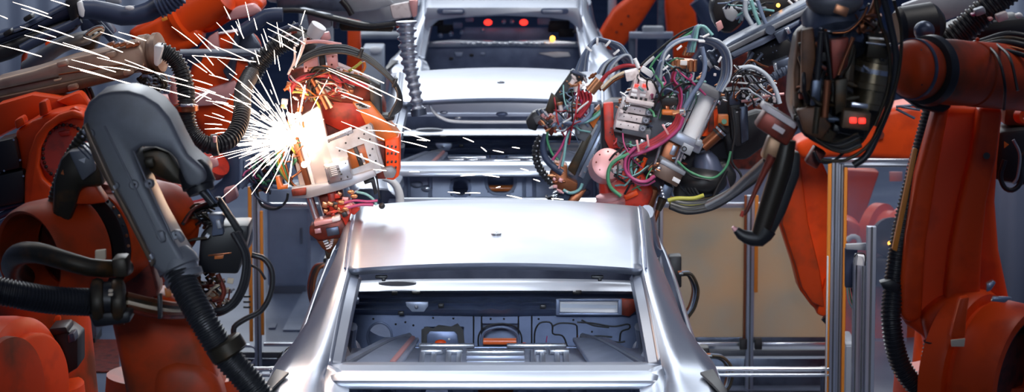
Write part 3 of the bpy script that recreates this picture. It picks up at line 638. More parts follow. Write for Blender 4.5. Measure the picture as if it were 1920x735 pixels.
hose('motor_cable', [(1900,262),(1912,290),(1908,330),(1900,345)], 11.38, 3, GREYP, R1)
MB().ring(W(1918, 218, 11.4), (.3, -1, .1), M(14, 11.4), M(7, 11.4), .05).build('lifting_ring', ORANGE, R1)
slab('side_arm', [(1884,196),(1940,200),(1940,240),(1880,236)], 11.55, .2, ORANGE2, R1, .02)
hose('big_ribbed_hose', [(1722,96),(1760,92),(1800,62),(1850,18),(1905,-30)], 11.6, 27, RUBBER, R1, (.02, .12), 18)
MB().lathe(W(1680, 52, 11.5), (1, .25, .1), [(0, 30*px_), (.02, 40*px_), (.14, 42*px_), (.16, 34*px_), (.18, 20*px_)], 32).build('hose_drum', BLACK, R1)
MB().ball(W(1733, 58, 11.15), M(20, 11.2), 20, (1, 1, .95)).build('hose_knob', SLATE, R1)
slab('hose_carrier', [(1770,66),(1800,44),(1930,30),(1935,78),(1800,84)], 11.7, .25, BLACK, R1, .03)
for k, (m, r) in enumerate(((RUBBER, 6), (OLIVE, 5), (RUBBER, 7), (COPPER, 3), (RUBBER, 5))):
    hose('arm_cable', [(1800+6*k, 90-3*k), (1840, 78 + 4*k), (1890, 64 + 8*k), (1945, 72 + 10*k)], 11.2 - .04*k, r, m, R1)
for x, y, w, m in ((1838,22,20,GREYP),(1880,32,22,PALE),(1912,30,12,WHITE),(1858,36,9,PINK),(1826,28,8,CMAG)): tilt_box('hose_clip', x, y, w, w*.7, 20, 11.5, .05, m, R1, .006)
MB().ball(W(1833, 74, 11.0), M(4, 11), 10).build('grease_nipple', ORANGE, R1)
slab('sheet_cover', [(1690,10),(1745,-10),(1860,-10),(1800,30),(1760,44),(1700,42)], 12.4, .05, GREYP, R1, .01)
hose('arm_strap', [(1850,84,11.05),(1872,110,10.85),(1884,160,10.8),(1882,205,10.9)], 10.9, 3, BLACK, R1)
hose('arm_strap', [(1870,84,11.05),(1894,110,10.86),(1908,170,10.8)], 10.9, 3, BLACK, R1)

# ------------------------------------------------------------------ orange link behind the dark gun
d = 18.0
R3 = thing('welding_robot', 'orange robot link narrowing downward against the tall amber gate post', 'robot', (W(1800, 560, 18.3).x, 18.3, 0))
slab('lower_link', [(1474,300),(1500,280),(1536,290),(1556,336),(1556,592),(1546,596),(1520,572),(1500,545),(1490,505),(1462,420),(1458,380)], 18.1, .30, ORANGE, R3, .03, 3)
slab('link_facet', [(1478,300),(1500,300),(1516,420),(1538,510),(1548,580),(1522,568),(1503,540),(1492,500),(1466,420)], 18.04, .12, ORANGE2, R3, .02)
slab('link_shoulder', [(1530,590),(1548,520),(1562,510),(1562,600)], 18.05, .2, ORANGE, R3, .02)
slab('upper_arm', [(1490,270),(1560,240),(1640,210),(1710,196),(1820,210),(1820,310),(1640,298),(1560,296),(1500,300)], 17.8, .35, ORANGE, R3, .04, 3)
MB().cyl(W(1650, 253, 17.78), W(1650, 253, 17.85), M(8, 17.8)).build('arm_plug', DKRED, R3)
for a, b_ in (((1680,200),(1730,196)),((1680,204),(1715,222)),((1690,200),(1725,206))): rod('arm_bracket', a, b_, 17.4, 2.5, SLATE, R3)
rod('link_pin', (1545,594), (1556,605), 18.0, 8, BLACK, R3)
MB().cyl(W(1800, 250, 18.3), Vector((W(1800, 250, 18.3).x, 18.3, 0)), .16, .28, 28).build('base_column', ORANGE, R3)

# ------------------------------------------------------------------ ringed robot far right behind the fence
R5 = thing('welding_robot', 'faded orange robot joint with a round dark opening behind the gate post', 'robot', (W(1650, 460, 21.5).x, 21.6, 0))
MB().lathe(W(1632, 440, 21.6), Vector((.8, -.6, 0)), [(0, 50*M(1,21.5)), (.03, 62*M(1,21.5)), (.10, 62*M(1,21.5)), (.12, 50*M(1,21.5)), (.2, 50*M(1,21.5)), (.22, 58*M(1,21.5)), (.36, 58*M(1,21.5)), (.38, 40*M(1,21.5)), (.3, 38*M(1,21.5))], 40).build('joint_drum', ORANGE, R5)
MB().cyl(W(1668, 445, 21.2), W(1674, 445, 21.12), M(38, 21.2)).build('joint_cover', BLACK, R5)
MB().ball(W(1668, 456, 21.05), M(4, 21), 10).build('status_lamp', LEDA, R5)
slab('arm', [(1586,410),(1612,420),(1640,470),(1600,480),(1586,466)], 21.4, .3, ORANGE, R5, .03)
hose('arm_hose', [(1588,452),(1596,444),(1608,446),(1612,458)], 21.2, 5, WHITE, R5)
slab('pedestal', [(1600,480),(1700,470),(1706,540),(1596,545)], 21.4, .4, ORANGE2, R5, .03)
slab('motor', [(1640,482),(1690,486),(1690,540),(1636,540)], 21.1, .3, BLACK, R5, .03)
MB().cyl(W(1648, 520, 21.7), Vector((W(1648, 520, 21.7).x, 21.7, 0)), .34, .45, 28).build('base_column', ORANGE2, R5)
hose('floor_hose', [(1700,700,20.8),(1680,715,20.6),(1660,735,20.4),(1690,760,20.3)], 20.6, 10, DKBLUE, R5)
slab('arm', [(1590,318),(1650,322),(1600,470),(1586,430)], 22.2, .2, ORANGE2, R5, .02)
slab('paper_sign', [(1668,322),(1692,322),(1692,340),(1668,340)], 22.1, .01, PINK, R5, .001)
# ------------------------------------------------------------------ orange arms high in the middle, far away
R6 = thing('welding_robot', 'far orange robot with two raised arms above the right welding gun', 'robot', (W(1420, 300, 30).x, 30.2, 0))
slab('slanted_arm', [(1120,70),(1150,20),(1190,-12),(1238,-12),(1205,40),(1170,88),(1140,96)], 29.4, .25, ORANGE, R6, .04, 3)
slab('upright_arm', [(1246,-12),(1300,-12),(1308,50),(1306,110),(1262,112),(1252,60)], 29.6, .3, ORANGE, R6, .04, 3)
for p in ((1165,45),(1178,30),(1156,60)): MB().cyl(W(*p, 29.39), W(*p, 29.45), M(2.5, 27)).build('arm_bolt', DKRED, R6)
MB().cyl(W(1420, 100, 30.2), Vector((W(1420, 100, 30.2).x, 30.2, 0)), .25, .4, 28).build('base_column', DKRED, R6)
slab('arm_bridge', [(1270,100),(1430,96),(1430,130),(1270,126)], 29.8, .2, DKRED, R6, .03)
hose('arm_hose', [(1306,0),(1330,40),(1325,90),(1300,130)], 29.2, 16, DKBLUE, R6)
def tangle(parent, n, cx, cy, rx, ry, d, dd, mats, r=(1.2, 2.4), seed=1, lead=(0, -1)):
    """short looping leads between fittings inside an ellipse of the photo, spread dd metres in depth"""
    R = random.Random(seed)
    for i in range(n):
        a, b_ = R.uniform(0, 6.28), R.uniform(0, 6.28); k = R.uniform(.3, 1); l = R.uniform(.3, 1)
        x0, y0, x1, y1 = cx + rx*k*math.cos(a), cy + ry*k*math.sin(a), cx + rx*l*math.cos(b_), cy + ry*l*math.sin(b_)
        sag = R.uniform(.2, .7) * (abs(x1-x0) + abs(y1-y0)) * .5
        mx, my = (x0+x1)/2 + lead[0]*sag + R.uniform(-8, 8), (y0+y1)/2 + lead[1]*sag + R.uniform(-8, 8)
        de = d + R.uniform(-dd, dd)
        hose('cable', [(x0,y0,de),((x0+mx)/2 + R.uniform(-4,4),(y0+my)/2 + R.uniform(-4,4),de-.03),(mx,my,de-.06),((x1+mx)/2 + R.uniform(-4,4),(y1+my)/2,de-.02),(x1,y1,de)], de, R.uniform(*r), R.choice(mats), parent, None, 7)
def fittings(parent, n, cx, cy, rx, ry, d, dd, mats, w=(5, 11), seed=1, name='fitting', deg=None):
    R = random.Random(seed)
    for i in range(n):
        a = R.uniform(0, 6.28); k = math.sqrt(R.random()); x, y = cx + rx*k*math.cos(a), cy + ry*k*math.sin(a); ww = R.uniform(*w); de = d + R.uniform(-dd, dd)
        g = R.uniform(-40, 40) if deg is None else deg + R.choice((0, 90)) + R.uniform(-8, 8)
        if R.random() < .45:
            c, s_ = math.cos(math.radians(g)), math.sin(math.radians(g))
            p0, p1 = pw((x - c*ww*.9, y + s_*ww*.9), de), pw((x + c*ww*.9, y - s_*ww*.9), de); r_ = M(ww*.42, de); L = (p1-p0).length
            MB().lathe(p0, p1-p0, [(0, r_*.6), (L*.3, r_*.6), (L*.3, r_), (L*.7, r_), (L*.7, r_*.55), (L, r_*.55)], 12).build(name, R.choice(mats), parent)
        else: tilt_box(name, x, y, ww, ww*R.uniform(.5, 1.1), g, de, M(ww, de), R.choice(mats), parent, .002)

# ------------------------------------------------------------------ dark gun hanging in the right foreground
d = 10.3
RG = thing('welding_gun', 'dark oily welding gun with two red lamps hanging before the right robot', 'welding gun', W(1580, 300, d), 'spot welding guns')
slab('gun_body', [(1500,70),(1545,40),(1620,34),(1672,60),(1668,150),(1650,220),(1618,276),(1560,282),(1508,258),(1484,210),(1490,130)], d + .05, .28, OLIVE, RG, .03, 3)
for x0, y0, x1, y1, r, m in ((1502,60,1496,230,9,OLIVE),(1518,80,1506,200,7,COPPER),(1534,70,1522,250,11,OLIVE),(1556,64,1540,240,8,BLACK),(1572,60,1562,250,12,OLIVE),(1548,120,1535,190,6,SLATE),(1592,70,1580,190,8,DKRED),(1512,110,1504,160,5,BRASS)):
    rod('air_cylinder', (x0,y0), (x1,y1), d - .02, r, m, RG)
va = W(1626, 205, d - .05) - W(1650, 80, d - .05); L = va.length
MB().lathe(W(1650, 78, d - .05), va, [(0, .035), (.01, .045), (L*.30, .045), (L*.31, .062), (L*.40, .066), (L*.42, .058), (L*.60, .060), (L*.62, .066), (L*.70, .066), (L*.72, .055), (L*.9, .055), (L*.92, .046), (L, .046)], 32).build('transformer_stack', mat('tarnished_metal', (.30, .24, .15), .3, .8, (.10, .07, .04), 14, .45, .7), RG)
MB().ring(W(1640, 132, d - .05), va, .066, .05, .016).build('clamp_ring', STEEL, RG)
tilt_box('relay_box', 1646, 92, 40, 36, -6, d - .12, .08, OLIVE, RG); rod('box_edge', (1624,80), (1672,86), d - .13, 2, STEEL, RG)
tilt_box('lamp_housing', 1606, 226, 52, 34, -6, d - .30, .10, mat('dusty_brown_housing', (.16, .10, .05), .45, .2, (.05, .035, .02), 20), RG)
for x in (1600, 1617): tilt_box('red_light_spot', x, 226 + (x-1600)*.06, 12, 10, 0, d - .312, .014, LEDR, RG, .002)
tilt_box('lamp_plate', 1612, 198, 32, 9, -6, d - .29, .02, STEEL, RG, .002); tilt_box('connector_block', 1592, 246, 60, 14, -12, d - .12, .06, BLACK, RG)
MB().lathe(W(1560, 14, d), (.12, -.5, -.86), [(0, .09), (.02, .105), (.10, .105), (.12, .085), (.16, .085)], 32).build('swivel_ring', SLATE, RG)
MB().ball(W(1565, 2, d - .1), .085, 24, (1.1, .7, .6)).build('swivel_cap', COVER, RG)
tilt_box('swivel_plate', 1578, 20, 26, 18, -20, d - .22, .02, BRASS, RG)
for k in range(6): hose('strap', [(1536+5*k,52+2*k),(1560+6*k,64-k),(1590+5*k,56-4*k),(1612+3*k,38-5*k)], d - .14 - .01*k, 2.2, (STEEL, BLACK, COPPER)[k % 3], RG)
hose('main_cable', [(1655,-10),(1668,40),(1680,110),(1672,180),(1650,240),(1626,290),(1600,310)], d - .2, 7, RUBBER, RG)
hose('main_cable', [(1640,-10),(1650,40),(1668,100),(1664,170),(1640,236)], d - .18, 4, OLIVE, RG)
hose('main_cable', [(1676,0),(1690,60),(1684,140),(1660,215),(1630,270),(1585,300),(1540,300)], d - .24, 3.5, OLIVE, RG)
hose('supply_pipe', [(1650,-10),(1636,26),(1622,44),(1606,60)], d - .1, 9, COPPER, RG)
for k in range(7): hose('lower_cable', [(1490+4*k,215+4*k),(1510+4*k,252+2*k),(1560+3*k,268+3*k),(1610+k,250+4*k)], d - .16 - .012*k, 2.6 + (k % 3), (OLIVE, RUBBER, BLACK, OLIVE, BLACK, RUBBER, OLIVE)[k], RG)
hose('loop_cable', [(1526,284),(1536,302),(1556,304),(1578,290),(1590,268)], d - .1, 3, BLACK, RG)
RB = mat('rusty_brown_sheet', (.13, .05, .018), .5, .2, (.04, .02, .01), 12, .4, .65)
for pts, m in (([(1497,58),(1512,50),(1510,120),(1502,190),(1490,210),(1488,140)], RB), ([(1512,70),(1530,64),(1528,130),(1518,220),(1504,230),(1508,150)], OLIVE), ([(1532,60),(1548,58),(1546,110),(1536,170),(1526,150)], RB), ([(1550,70),(1572,66),(1570,150),(1556,240),(1540,250),(1548,160)], BLACK), ([(1572,74),(1592,72),(1588,120),(1576,130)], DKRED), ([(1590,90),(1606,86),(1600,180),(1584,240),(1572,246),(1580,160)], OLIVE), ([(1524,150),(1540,146),(1536,196),(1520,200)], SLATE), ([(1486,200),(1520,214),(1570,250),(1556,276),(1508,256)], OLIVE)):
    slab('side_sheet', pts, d - .10, .07, m, RG, .008)
for pts, r, m in (([(1600,84),(1590,120),(1570,150),(1560,190)], 5, OLIVE), ([(1546,60),(1556,120),(1566,180),(1590,230)], 6, BLACK), ([(1520,66),(1534,130),(1530,200),(1550,250)], 5, OLIVE), ([(1584,60),(1574,130),(1580,200),(1600,240)], 6, RUBBER), ([(1500,80),(1516,140),(1512,200),(1530,246)], 4, OLIVE)): hose('bundle_cable', pts, d - .18, r, m, RG)
tangle(RG, 7, 1540, 150, 50, 90, d - .16, .04, [OLIVE, COPPER, BLACK, RUBBER], (2.4, 4.5), 3, (.2, .6))
tangle(RG, 12, 1630, 40, 30, 34, d - .12, .05, [OLIVE, BLACK, COPPER], (1.5, 3), 5, (0, .5))
fittings(RG, 30, 1545, 160, 54, 95, d - .15, .04, [OLIVE, COPPER, BLACK, SLATE, DKRED, BLACK], (8, 17), 11)
fittings(RG, 10, 1646, 120, 26, 70, d - .10, .03, [OLIVE, STEEL, BLACK], (6, 12), 12)
for pts, m in (([(1504,56),(1526,52),(1530,110),(1518,170),(1502,176)], RB), ([(1522,150),(1542,146),(1538,194),(1520,200)], SLATE), ([(1556,74),(1592,70),(1590,124),(1562,150)], DKRED), ([(1494,206),(1530,200),(1560,236),(1540,262),(1508,250)], RB), ([(1566,150),(1590,146),(1586,206),(1566,216)], OLIVE)):
    slab('front_sheet', pts, d - .24, .04, m, RG, .006)
for x0, y0, x1, y1, r, m in ((1540,60,1532,150,6,BLACK),(1552,150,1546,220,7,COPPER),(1600,70,1572,140,4,COPPER),(1534,200,1528,250,6,OLIVE)): rod('front_cylinder', (x0,y0), (x1,y1), d - .25, r, m, RG)
# electrode arm
tilt_box('clamp_block', 1458, 238, 70, 44, -32, d - .05, .11, DKRED, RG, .008); tilt_box('block_plate', 1462, 218, 74, 12, -32, d - .08, .10, PALE, RG, .003)
tilt_box('block_label', 1460, 242, 24, 10, -32, d - .056, .004, PALE, RG, .001)
tilt_box('arm_sleeve', 1452, 282, 36, 46, -20, d - .02, .08, mat('brown_sleeve', (.26, .15, .08), .4, .5), RG, .01)
tilt_box('arm_bracket', 1530, 296, 26, 36, -30, d + .02, .06, DKRED, RG, .006)
MB().tube([pw(p, d) for p in ((1476,262),(1466,310),(1450,362),(1434,410),(1425,440))], [M(x, d) for x in (17, 21, 20, 19, 17)], 16).build('electrode_arm', mat('sooty_arm', (.022, .016, .010), .4, .2), RG)
slab('arm_gusset', [(1462,290),(1502,286),(1500,330),(1474,400),(1446,452),(1426,440),(1444,380),(1456,330)], d + .01, .08, BLACK, RG, .015)
MB().tube([pw(p, d) for p in ((1438,428),(1424,446),(1406,446),(1390,440),(1380,431))], [M(x, d) for x in (20, 19, 15, 12, 7)], 16).build('electrode_hook', BLACK, RG)
MB().tube([pw(p, d) for p in ((1382,433),(1377,429),(1374,425))], [M(x, d) for x in (6, 5, 3)], 12).build('electrode_tip', PINK, RG)
MB().tube([pw(p, d - .03) for p in ((1448,292),(1420,350),(1400,396),(1394,402))], [M(x, d) for x in (9, 6, 4.5, 4)], 12).build('upper_electrode', DKRED, RG)
rod('rod_tip', (1394,396), (1390,406), d - .03, 4, RED, RG)
hose('tool_cable', [(1330,384,11.5),(1370,362,11),(1400,336,10.7),(1440,300,10.4)], d, 10, RUBBER, RG)

# ------------------------------------------------------------------ middle right gun with valves and cylinder
d = 15.4
G2 = thing('welding_gun', 'big welding gun with pale valve stack and white cylinder above the near roof', 'welding gun', W(1240, 380, d), 'spot welding guns')
ARM = thing('welding_robot', 'long slate grey robot arm slanting down to the big welding gun', 'robot', W(1560, 0, 15.9))
MB().prism([pw(p, 15.9) for p in ((1340,100),(1372,78),(1560,-20),(1590,-20),(1575,22),(1500,40),(1420,88),(1376,112),(1350,114))], (0, .26, 0)).build('arm_shell', SLATE, ARM, .02, 3)
slab('arm_rib', [(1345,100),(1560,-8),(1562,0),(1350,108)], 15.86, .05, COVER, ARM, .006)
slab('arm_cover_plate', [(1368,100),(1440,66),(1500,36),(1498,46),(1432,84),(1376,108)], 15.86, .05, mat('pale_slate', (.17, .21, .30), .35, .4), ARM, .008)
MB().cyl(W(1444, 56, 15.84), W(1444, 56, 15.90), M(9, 15.9)).build('arm_cap', SLATE, ARM)
tilt_box('arm_clamp', 1466, 68, 22, 20, 28, 15.8, .1, SLATE, ARM); tilt_box('arm_clip', 1478, 58, 8, 12, 28, 15.76, .05, STEEL, ARM)
slab('under_box', [(1410,92),(1470,66),(1490,84),(1476,116),(1420,132),(1404,118)], 15.95, .2, BLACK, ARM, .02)
for x, y in ((1421,102),(1426,99),(1424,113),(1430,110),(1446,87),(1452,84),(1449,98),(1456,95)): MB().ball(W(x, y, 15.94), M(1.8, 16), 8).build('box_screw', STEEL, ARM)
hose('strut', [(1394,126),(1412,98)], 15.9, 4, SLATE, ARM); hose('strut', [(1404,130),(1430,100)], 15.9, 3, SLATE, ARM)
hose('arm_lead', [(1398,0),(1398,24),(1410,46)], 15.8, 5, CGREY, ARM); hose('arm_lead', [(1408,0),(1416,26),(1424,46)], 15.78, 4, CTEAL, ARM); hose('arm_lead', [(1420,0),(1430,30),(1436,44)], 15.8, 4, CBLUE, ARM)
hose('ribbed_hose', [(1418,168),(1442,150),(1470,134),(1490,128)], 15.7, 9, SLATE, ARM, (.022, .18), 14)
slab('bracket', [(1448,118),(1480,106),(1486,128),(1456,136)], 15.8, .1, SLATE, ARM, .01); slab('bracket', [(1450,120),(1456,118),(1460,138),(1455,140)], 15.75, .06, STEEL, ARM, .004)
slab('gearbox', [(1340,-10),(1392,-10),(1400,40),(1372,66),(1344,60),(1332,20)], 16.6, .3, BLACK, ARM, .04)
slab('gearbox_plate', [(1354,16),(1372,6),(1386,28),(1374,42),(1362,36)], 16.5, .04, GREYP, ARM, .01); slab('gearbox_tag', [(1342,44),(1352,38),(1357,52),(1347,60)], 16.5, .03, PINK, ARM, .004)
MB().ball(W(1459, 10, 16.2), M(4, 16), 10).build('amber_lamp', LEDA, ARM); MB().ball(W(1446, 32, 16.2), M(4, 16), 10).build('amber_lamp', LEDA, ARM)
slab('arm_housing', [(1404,-10),(1500,-10),(1480,20),(1440,44),(1412,40)], 16.3, .2, BLACK, ARM, .03)
for x, y in ((1486,8),(1494,2)): rod('white_clip', (x-8,y-7), (x+4,y+4), 16.2, 2.5, WHITE, ARM)
tangle(ARM, 14, 1400, 20, 60, 34, 16.1, .08, [BLACK, CBLUE, CGREY, CTEAL, DKBLUE], (1.4, 3), 23, (0, -.5))

# base frame of the gun
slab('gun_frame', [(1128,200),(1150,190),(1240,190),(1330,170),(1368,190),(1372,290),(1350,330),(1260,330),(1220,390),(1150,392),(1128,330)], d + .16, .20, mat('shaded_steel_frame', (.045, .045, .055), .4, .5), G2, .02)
slab('red_bracket', [(1131,194),(1150,192),(1151,250),(1160,278),(1143,280),(1134,262)], d - .06, .05, RED, G2, .006); slab('red_bracket', [(1330,196),(1343,190),(1352,250),(1330,256),(1316,256),(1328,240)], d - .05, .06, ORANGE, G2, .006)
bolts('bracket_bolt', [(1146,240),(1148,252),(1151,264),(1144,248)], d - .062, 1.4, BLACK, G2)
slab('bracket_web', [(1332,206),(1338,204),(1340,246),(1328,248)], d - .066, .03, DKRED, G2, .003)
# valve stack (tilted, two columns)
T = 16
tilt_box('valve_block', 1206, 176, 46, 48, T - 32, d - .18, .14, PALE, G2, .006); tilt_box('valve_side', 1235, 182, 14, 52, -T, d - .16, .12, SLATE, G2, .004)
for x, y in ((1194, 161), (1209, 161)): tilt_box('red_window', x, y, 8, 5, -8, d - .187, .012, LEDR, G2, .001)
for x, y in ((1190,170),(1206,171),(1188,178),(1205,179)): tilt_box('valve_button', x, y, 11, 5, -10, d - .19, .02, WHITE, G2, .002)
for i in range(4): tilt_box('valve_slot', 1184 + i*9, 183 + i*1.2, 5, 5, -10, d - .186, .01, BLACK, G2, .001)
tilt_box('valve_lip', 1200, 192, 54, 8, -10, d - .20, .16, PALE, G2, .003)
for r_ in range(3):
    tilt_box('valve_unit', 1193 - 6*r_, 207 + 15*r_, 54, 13, -10, d - .17, .14, PALE, G2, .004)
    tilt_box('valve_port', 1217 - 6*r_, 211 + 15*r_, 14, 12, -10, d - .176, .12, COVER, G2, .003); MB().ring(W(1217 - 6*r_, 211 + 15*r_, d - .18), (0, 1, 0), M(4.5, d), M(2.5, d), .01).build('port_ring', STEEL, G2)
    bolts('valve_screw', [(1176 - 6*r_, 203 + 15*r_), (1190 - 6*r_, 205 + 15*r_), (1200 - 6*r_, 208 + 15*r_)], d - .171, 1.1, BLACK, G2)
tilt_box('valve_base', 1186, 246, 70, 16, -12, d - .15, .16, COVER, G2, .005); tilt_box('valve_left', 1164, 226, 18, 40, -T, d - .15, .12, PALE, G2, .004); tilt_box('valve_left', 1172, 194, 14, 22, -T, d - .14, .10, WHITE, G2, .004)
tilt_box('valve_top', 1186, 142, 26, 18, 12, d - .12, .1, PALE, G2, .004); tilt_box('valve_top', 1214, 136, 24, 10, -34, d - .12, .08, WHITE, G2, .004); rod('valve_spigot', (1190,110), (1198,128), d - .1, 4, WHITE, G2)
rod('plug', (1207,122), (1226,106), d - .1, 4, WHITE, G2)
fittings(G2, 16, 1170, 190, 16, 36, d - .17, .03, [PALE, COPPER, BLACK, STEEL, WHITE], (4, 8), 31)
# pneumatic cylinder column, tilted
cyl_a, cyl_b = (1328,178), (1290,262)
rod('cylinder_tube', cyl_a, cyl_b, d - .10, 15, WHITE, G2, None, 28)
for dx in (-22, 20): rod('tie_rod', (cyl_a[0]+dx, cyl_a[1]+2), (cyl_b[0]+dx, cyl_b[1]-2), d - .11, 3, STEEL, G2)
slab('cylinder_rail', [(1296,176),(1310,180),(1274,262),(1258,258)], d - .07, .06, SLATE, G2, .004)
tilt_box('cylinder_head', 1330, 172, 44, 16, -24, d - .16, .14, COVER, G2, .006)
tilt_box('cylinder_foot', 1286, 266, 66, 22, -26, d - .18, .16, mat('grey_cast_block', (.30, .33, .40), .35, .6), G2, .008); tilt_box('foot_lug', 1288, 280, 22, 18, -26, d - .19, .06, GREYP, G2, .004); tilt_box('foot_lug', 1310, 268, 12, 12, -26, d - .19, .06, GREYP, G2, .004)
MB().ring(W(1283, 279, d - .195), (0, 1, 0), M(5, d), M(3, d), .012).build('foot_hole', BLACK, G2)
slab('slide_plate', [(1250,262),(1282,272),(1256,340),(1226,328)], d - .06, .08, COPPER, G2, .006); slab('slide_window', [(1262,272),(1271,275),(1264,292),(1255,289)], d - .068, .02, ALU, G2, .002)
rod('guide_rod', (1242,262), (1227,312), d - .09, 3, STEEL, G2); rod('guide_rod', (1282,266), (1262,322), d - .10, 4, STEEL, G2); rod('guide_rod', (1288,268), (1268,324), d - .10, 2.4, STEEL, G2)
tilt_box('tool_block', 1254, 326, 52, 32, -28, d - .18, .16, mat('brown_tool_block', (.20, .13, .10), .4, .5), G2, .008); tilt_box('block_top', 1262, 314, 52, 9, -28, d - .2, .16, GREYP, G2, .003); tilt_box('block_tag', 1268, 338, 15, 8, -28, d - .186, .006, WHITE, G2, .001)
tilt_box('tool_holder', 1249, 360, 20, 26, -25, d - .16, .12, SLATE, G2, .005)
for i in range(4): tilt_box('holder_tooth', 1240 + i*1.6, 352 + i*6, 5, 3.5, -25, d - .19, .06, STEEL, G2, .001)
rod('electrode_holder', (1243,372), (1234,394), d - .1, 9, OLIVE, G2, 6); rod('electrode', (1235,390), (1225,424), d - .1, 5, COPPER, G2, 3)
fittings(G2, 14, 1226, 318, 10, 16, d - .2, .03, [BRASS, COPPER, STEEL], (4, 8), 33)
# copper manifold with blue and green hoses rising to the loop
tilt_box('manifold', 1283, 121, 38, 17, -4, d - .16, .1, BRASS, G2, .005); tilt_box('manifold_tag', 1282, 118, 13, 9, -4, d - .168, .01, WHITE, G2, .001)
for x in (1262,1272,1296,1304): rod('manifold_port', (x,112), (x-1,134), d - .17, 3.4, BRASS, G2)
for x in (1287,1293,1298): rod('manifold_port', (x-5,104), (x+1,90), d - .16, 3.6, BRASS, G2)
for i, m in enumerate((CBLUE, CBLUE, CTEAL, CTEAL)): hose('riser_hose', [(1288+4*i,98),(1296+3*i,74),(1305+1.5*i,52),(1312+3*i,50),(1318+6*i,66)], d - .16 - .01*i, 4 - .3*i, m, G2)
for i, m in enumerate((CTEAL, CGREEN, CTEAL, CBLUE, CTEAL, CGREY)): hose('drop_hose', [(1270+6*i,136),(1271+5*i,160),(1268+5*i,186),(1266+4*i,206)], d - .12 - .01*i, 3, m, G2)
for i, m in enumerate((CMAG, CRED, CMAG)): hose('drop_hose', [(1262+3*i,134),(1258+3*i,150),(1268+4*i,166),(1274+2*i,190),(1266+3*i,214)], d - .2 - .01*i, 2, m, G2)
hose('loop_hose', [(1300,54),(1286,62),(1272,74),(1278,80),(1296,66),(1304,52)], d - .14, 2.2, BLACK, G2); hose('loop_hose', [(1302,50),(1270,66),(1220,106),(1200,124)], d - .14, 2, BLACK, G2)
hose('loop_hose', [(1303,56),(1260,84),(1232,108),(1218,128)], d - .16, 2.2, CGREEN, G2); hose('loop_hose', [(1296,70),(1262,82),(1244,106),(1238,130),(1236,160)], d - .18, 5.5, CBLUE, G2); hose('loop_hose', [(1320,76),(1280,76),(1250,96),(1242,120),(1238,150)], d - .2, 2.5, CGREY, G2)
for i in range(5): hose('loop_hose', [(1312,76-2*i),(1336+3*i,84-2*i),(1352+4*i,104-i),(1354+4*i,140),(1342+3*i,172)], d - .1 - .02*i, (3.2, 4.2, 2.4, 4, 2)[i], (CGREY, CBLUE, CGREY, CBLUE, CGREY)[i], G2)
hose('loop_hose', [(1316,88),(1322,120),(1316,150),(1300,174),(1284,202),(1280,214)], d - .22, 4.5, CBLUE, G2)
for x, y, a in ((1316,78,0),(1350,112,60),(1248,128,40),(1252,108,50),(1274,90,40)): tilt_box('cable_tie', x, y, 12, 3, a, d - .26, .03, WHITE, G2, .001)
rod('cable_tie', (1318,70), (1330,64), d - .2, 2.4, WHITE, G2)
slab('connector', [(1238,182),(1270,184),(1272,198),(1240,198)], d - .2, .1, BLACK, G2, .005); slab('connector', [(1246,198),(1256,198),(1254,212),(1244,212)], d - .19, .06, COPPER, G2, .004)
tilt_box('elbow_fitting', 1254, 212, 26, 9, -4, d - .24, .06, CORANGE, G2, .006); rod('elbow_fitting', (1262,214), (1284,208), d - .24, 6, BRASS, G2); MB().ring(W(1280, 211, d - .26), (1, -.3, .2), M(7, d), M(4, d), .02).build('hose_clamp', STEEL, G2)
# red hose bundle and magenta loops
for i in range(4): hose('red_hose', [(1272+3*i,214+2*i),(1262+3*i,234+3*i),(1232+2*i,258+4*i),(1200+i,274+4*i),(1172,286+3*i)], d - .26 - .015*i, 3.6, CRED if i < 3 else CMAG, G2)
for x, y, a in ((1248,243,50),(1215,264,28),(1196,274,30)): tilt_box('cable_tie', x, y, 4, 22, a - 20, d - .34, .02, PINK, G2, .001)
for i in range(3): hose('magenta_hose', [(1196-2*i,276),(1180-3*i,296),(1178-2*i,322),(1192,342-2*i),(1212,346-3*i),(1228,338-4*i)], d - .3 - .02*i, (3, 2.4, 3.4)[i], (CMAG, BLACK, CMAG)[i], G2)
hose('green_hose', [(1202,282),(1184,306),(1186,330),(1200,340)], d - .26, 2.6, CTEAL, G2); hose('green_hose', [(1180,288),(1150,304),(1140,326),(1144,350),(1164,368)], d - .34, 3.6, CGREEN, G2)
hose('green_hose', [(1270,302),(1290,320),(1318,332),(1342,332),(1362,312),(1370,284)], d - .2, 2.4, CGREEN, G2); hose('green_hose', [(1276,308),(1296,330),(1330,338)], d - .18, 2, BLACK, G2)
rod('red_strut', (1211,296), (1192,340), d - .22, 4, ORANGE, G2)
# robot wrist under the gun
MB().lathe(W(1140, 307, d - .20), (.15, -1, .35), [(-.12, M(30, d)), (0, M(30, d)), (.006, M(26, d)), (.012, M(8, d))], 32).build('wrist_disc', PINK, G2)
for k in range(8): a = k*PI/4; MB().ball(W(1140 + 22*math.cos(a), 304 + 20*math.sin(a), d - .222), M(1.8, d), 8).build('disc_bolt', DKRED, G2)
slab('wrist_gap', [(1132,318),(1168,316),(1166,330),(1134,330)], d - .22, .03, BLACK, G2, .002); slab('wrist_pale', [(1148,312),(1166,310),(1166,324),(1150,326)], d - .225, .02, PALE, G2, .003)
slab('wrist_body', [(1122,316),(1170,312),(1206,330),(1228,360),(1214,392),(1150,396),(1126,392),(1124,350)], d - .10, .22, RED, G2, .03, 3)
MB().lathe(W(1146, 392, d - .1), (-.12, -.1, 1), [(0, M(24, d)), (.02, M(28, d)), (.04, M(28, d)), (.05, M(24, d)), (.055, M(26, d)), (.07, M(26, d)), (.08, M(18, d))], 32).build('wrist_ring', PINK, G2)
tilt_box('wrist_link', 1184, 366, 26, 10, 24, d - .24, .05, ORANGE, G2, .004)
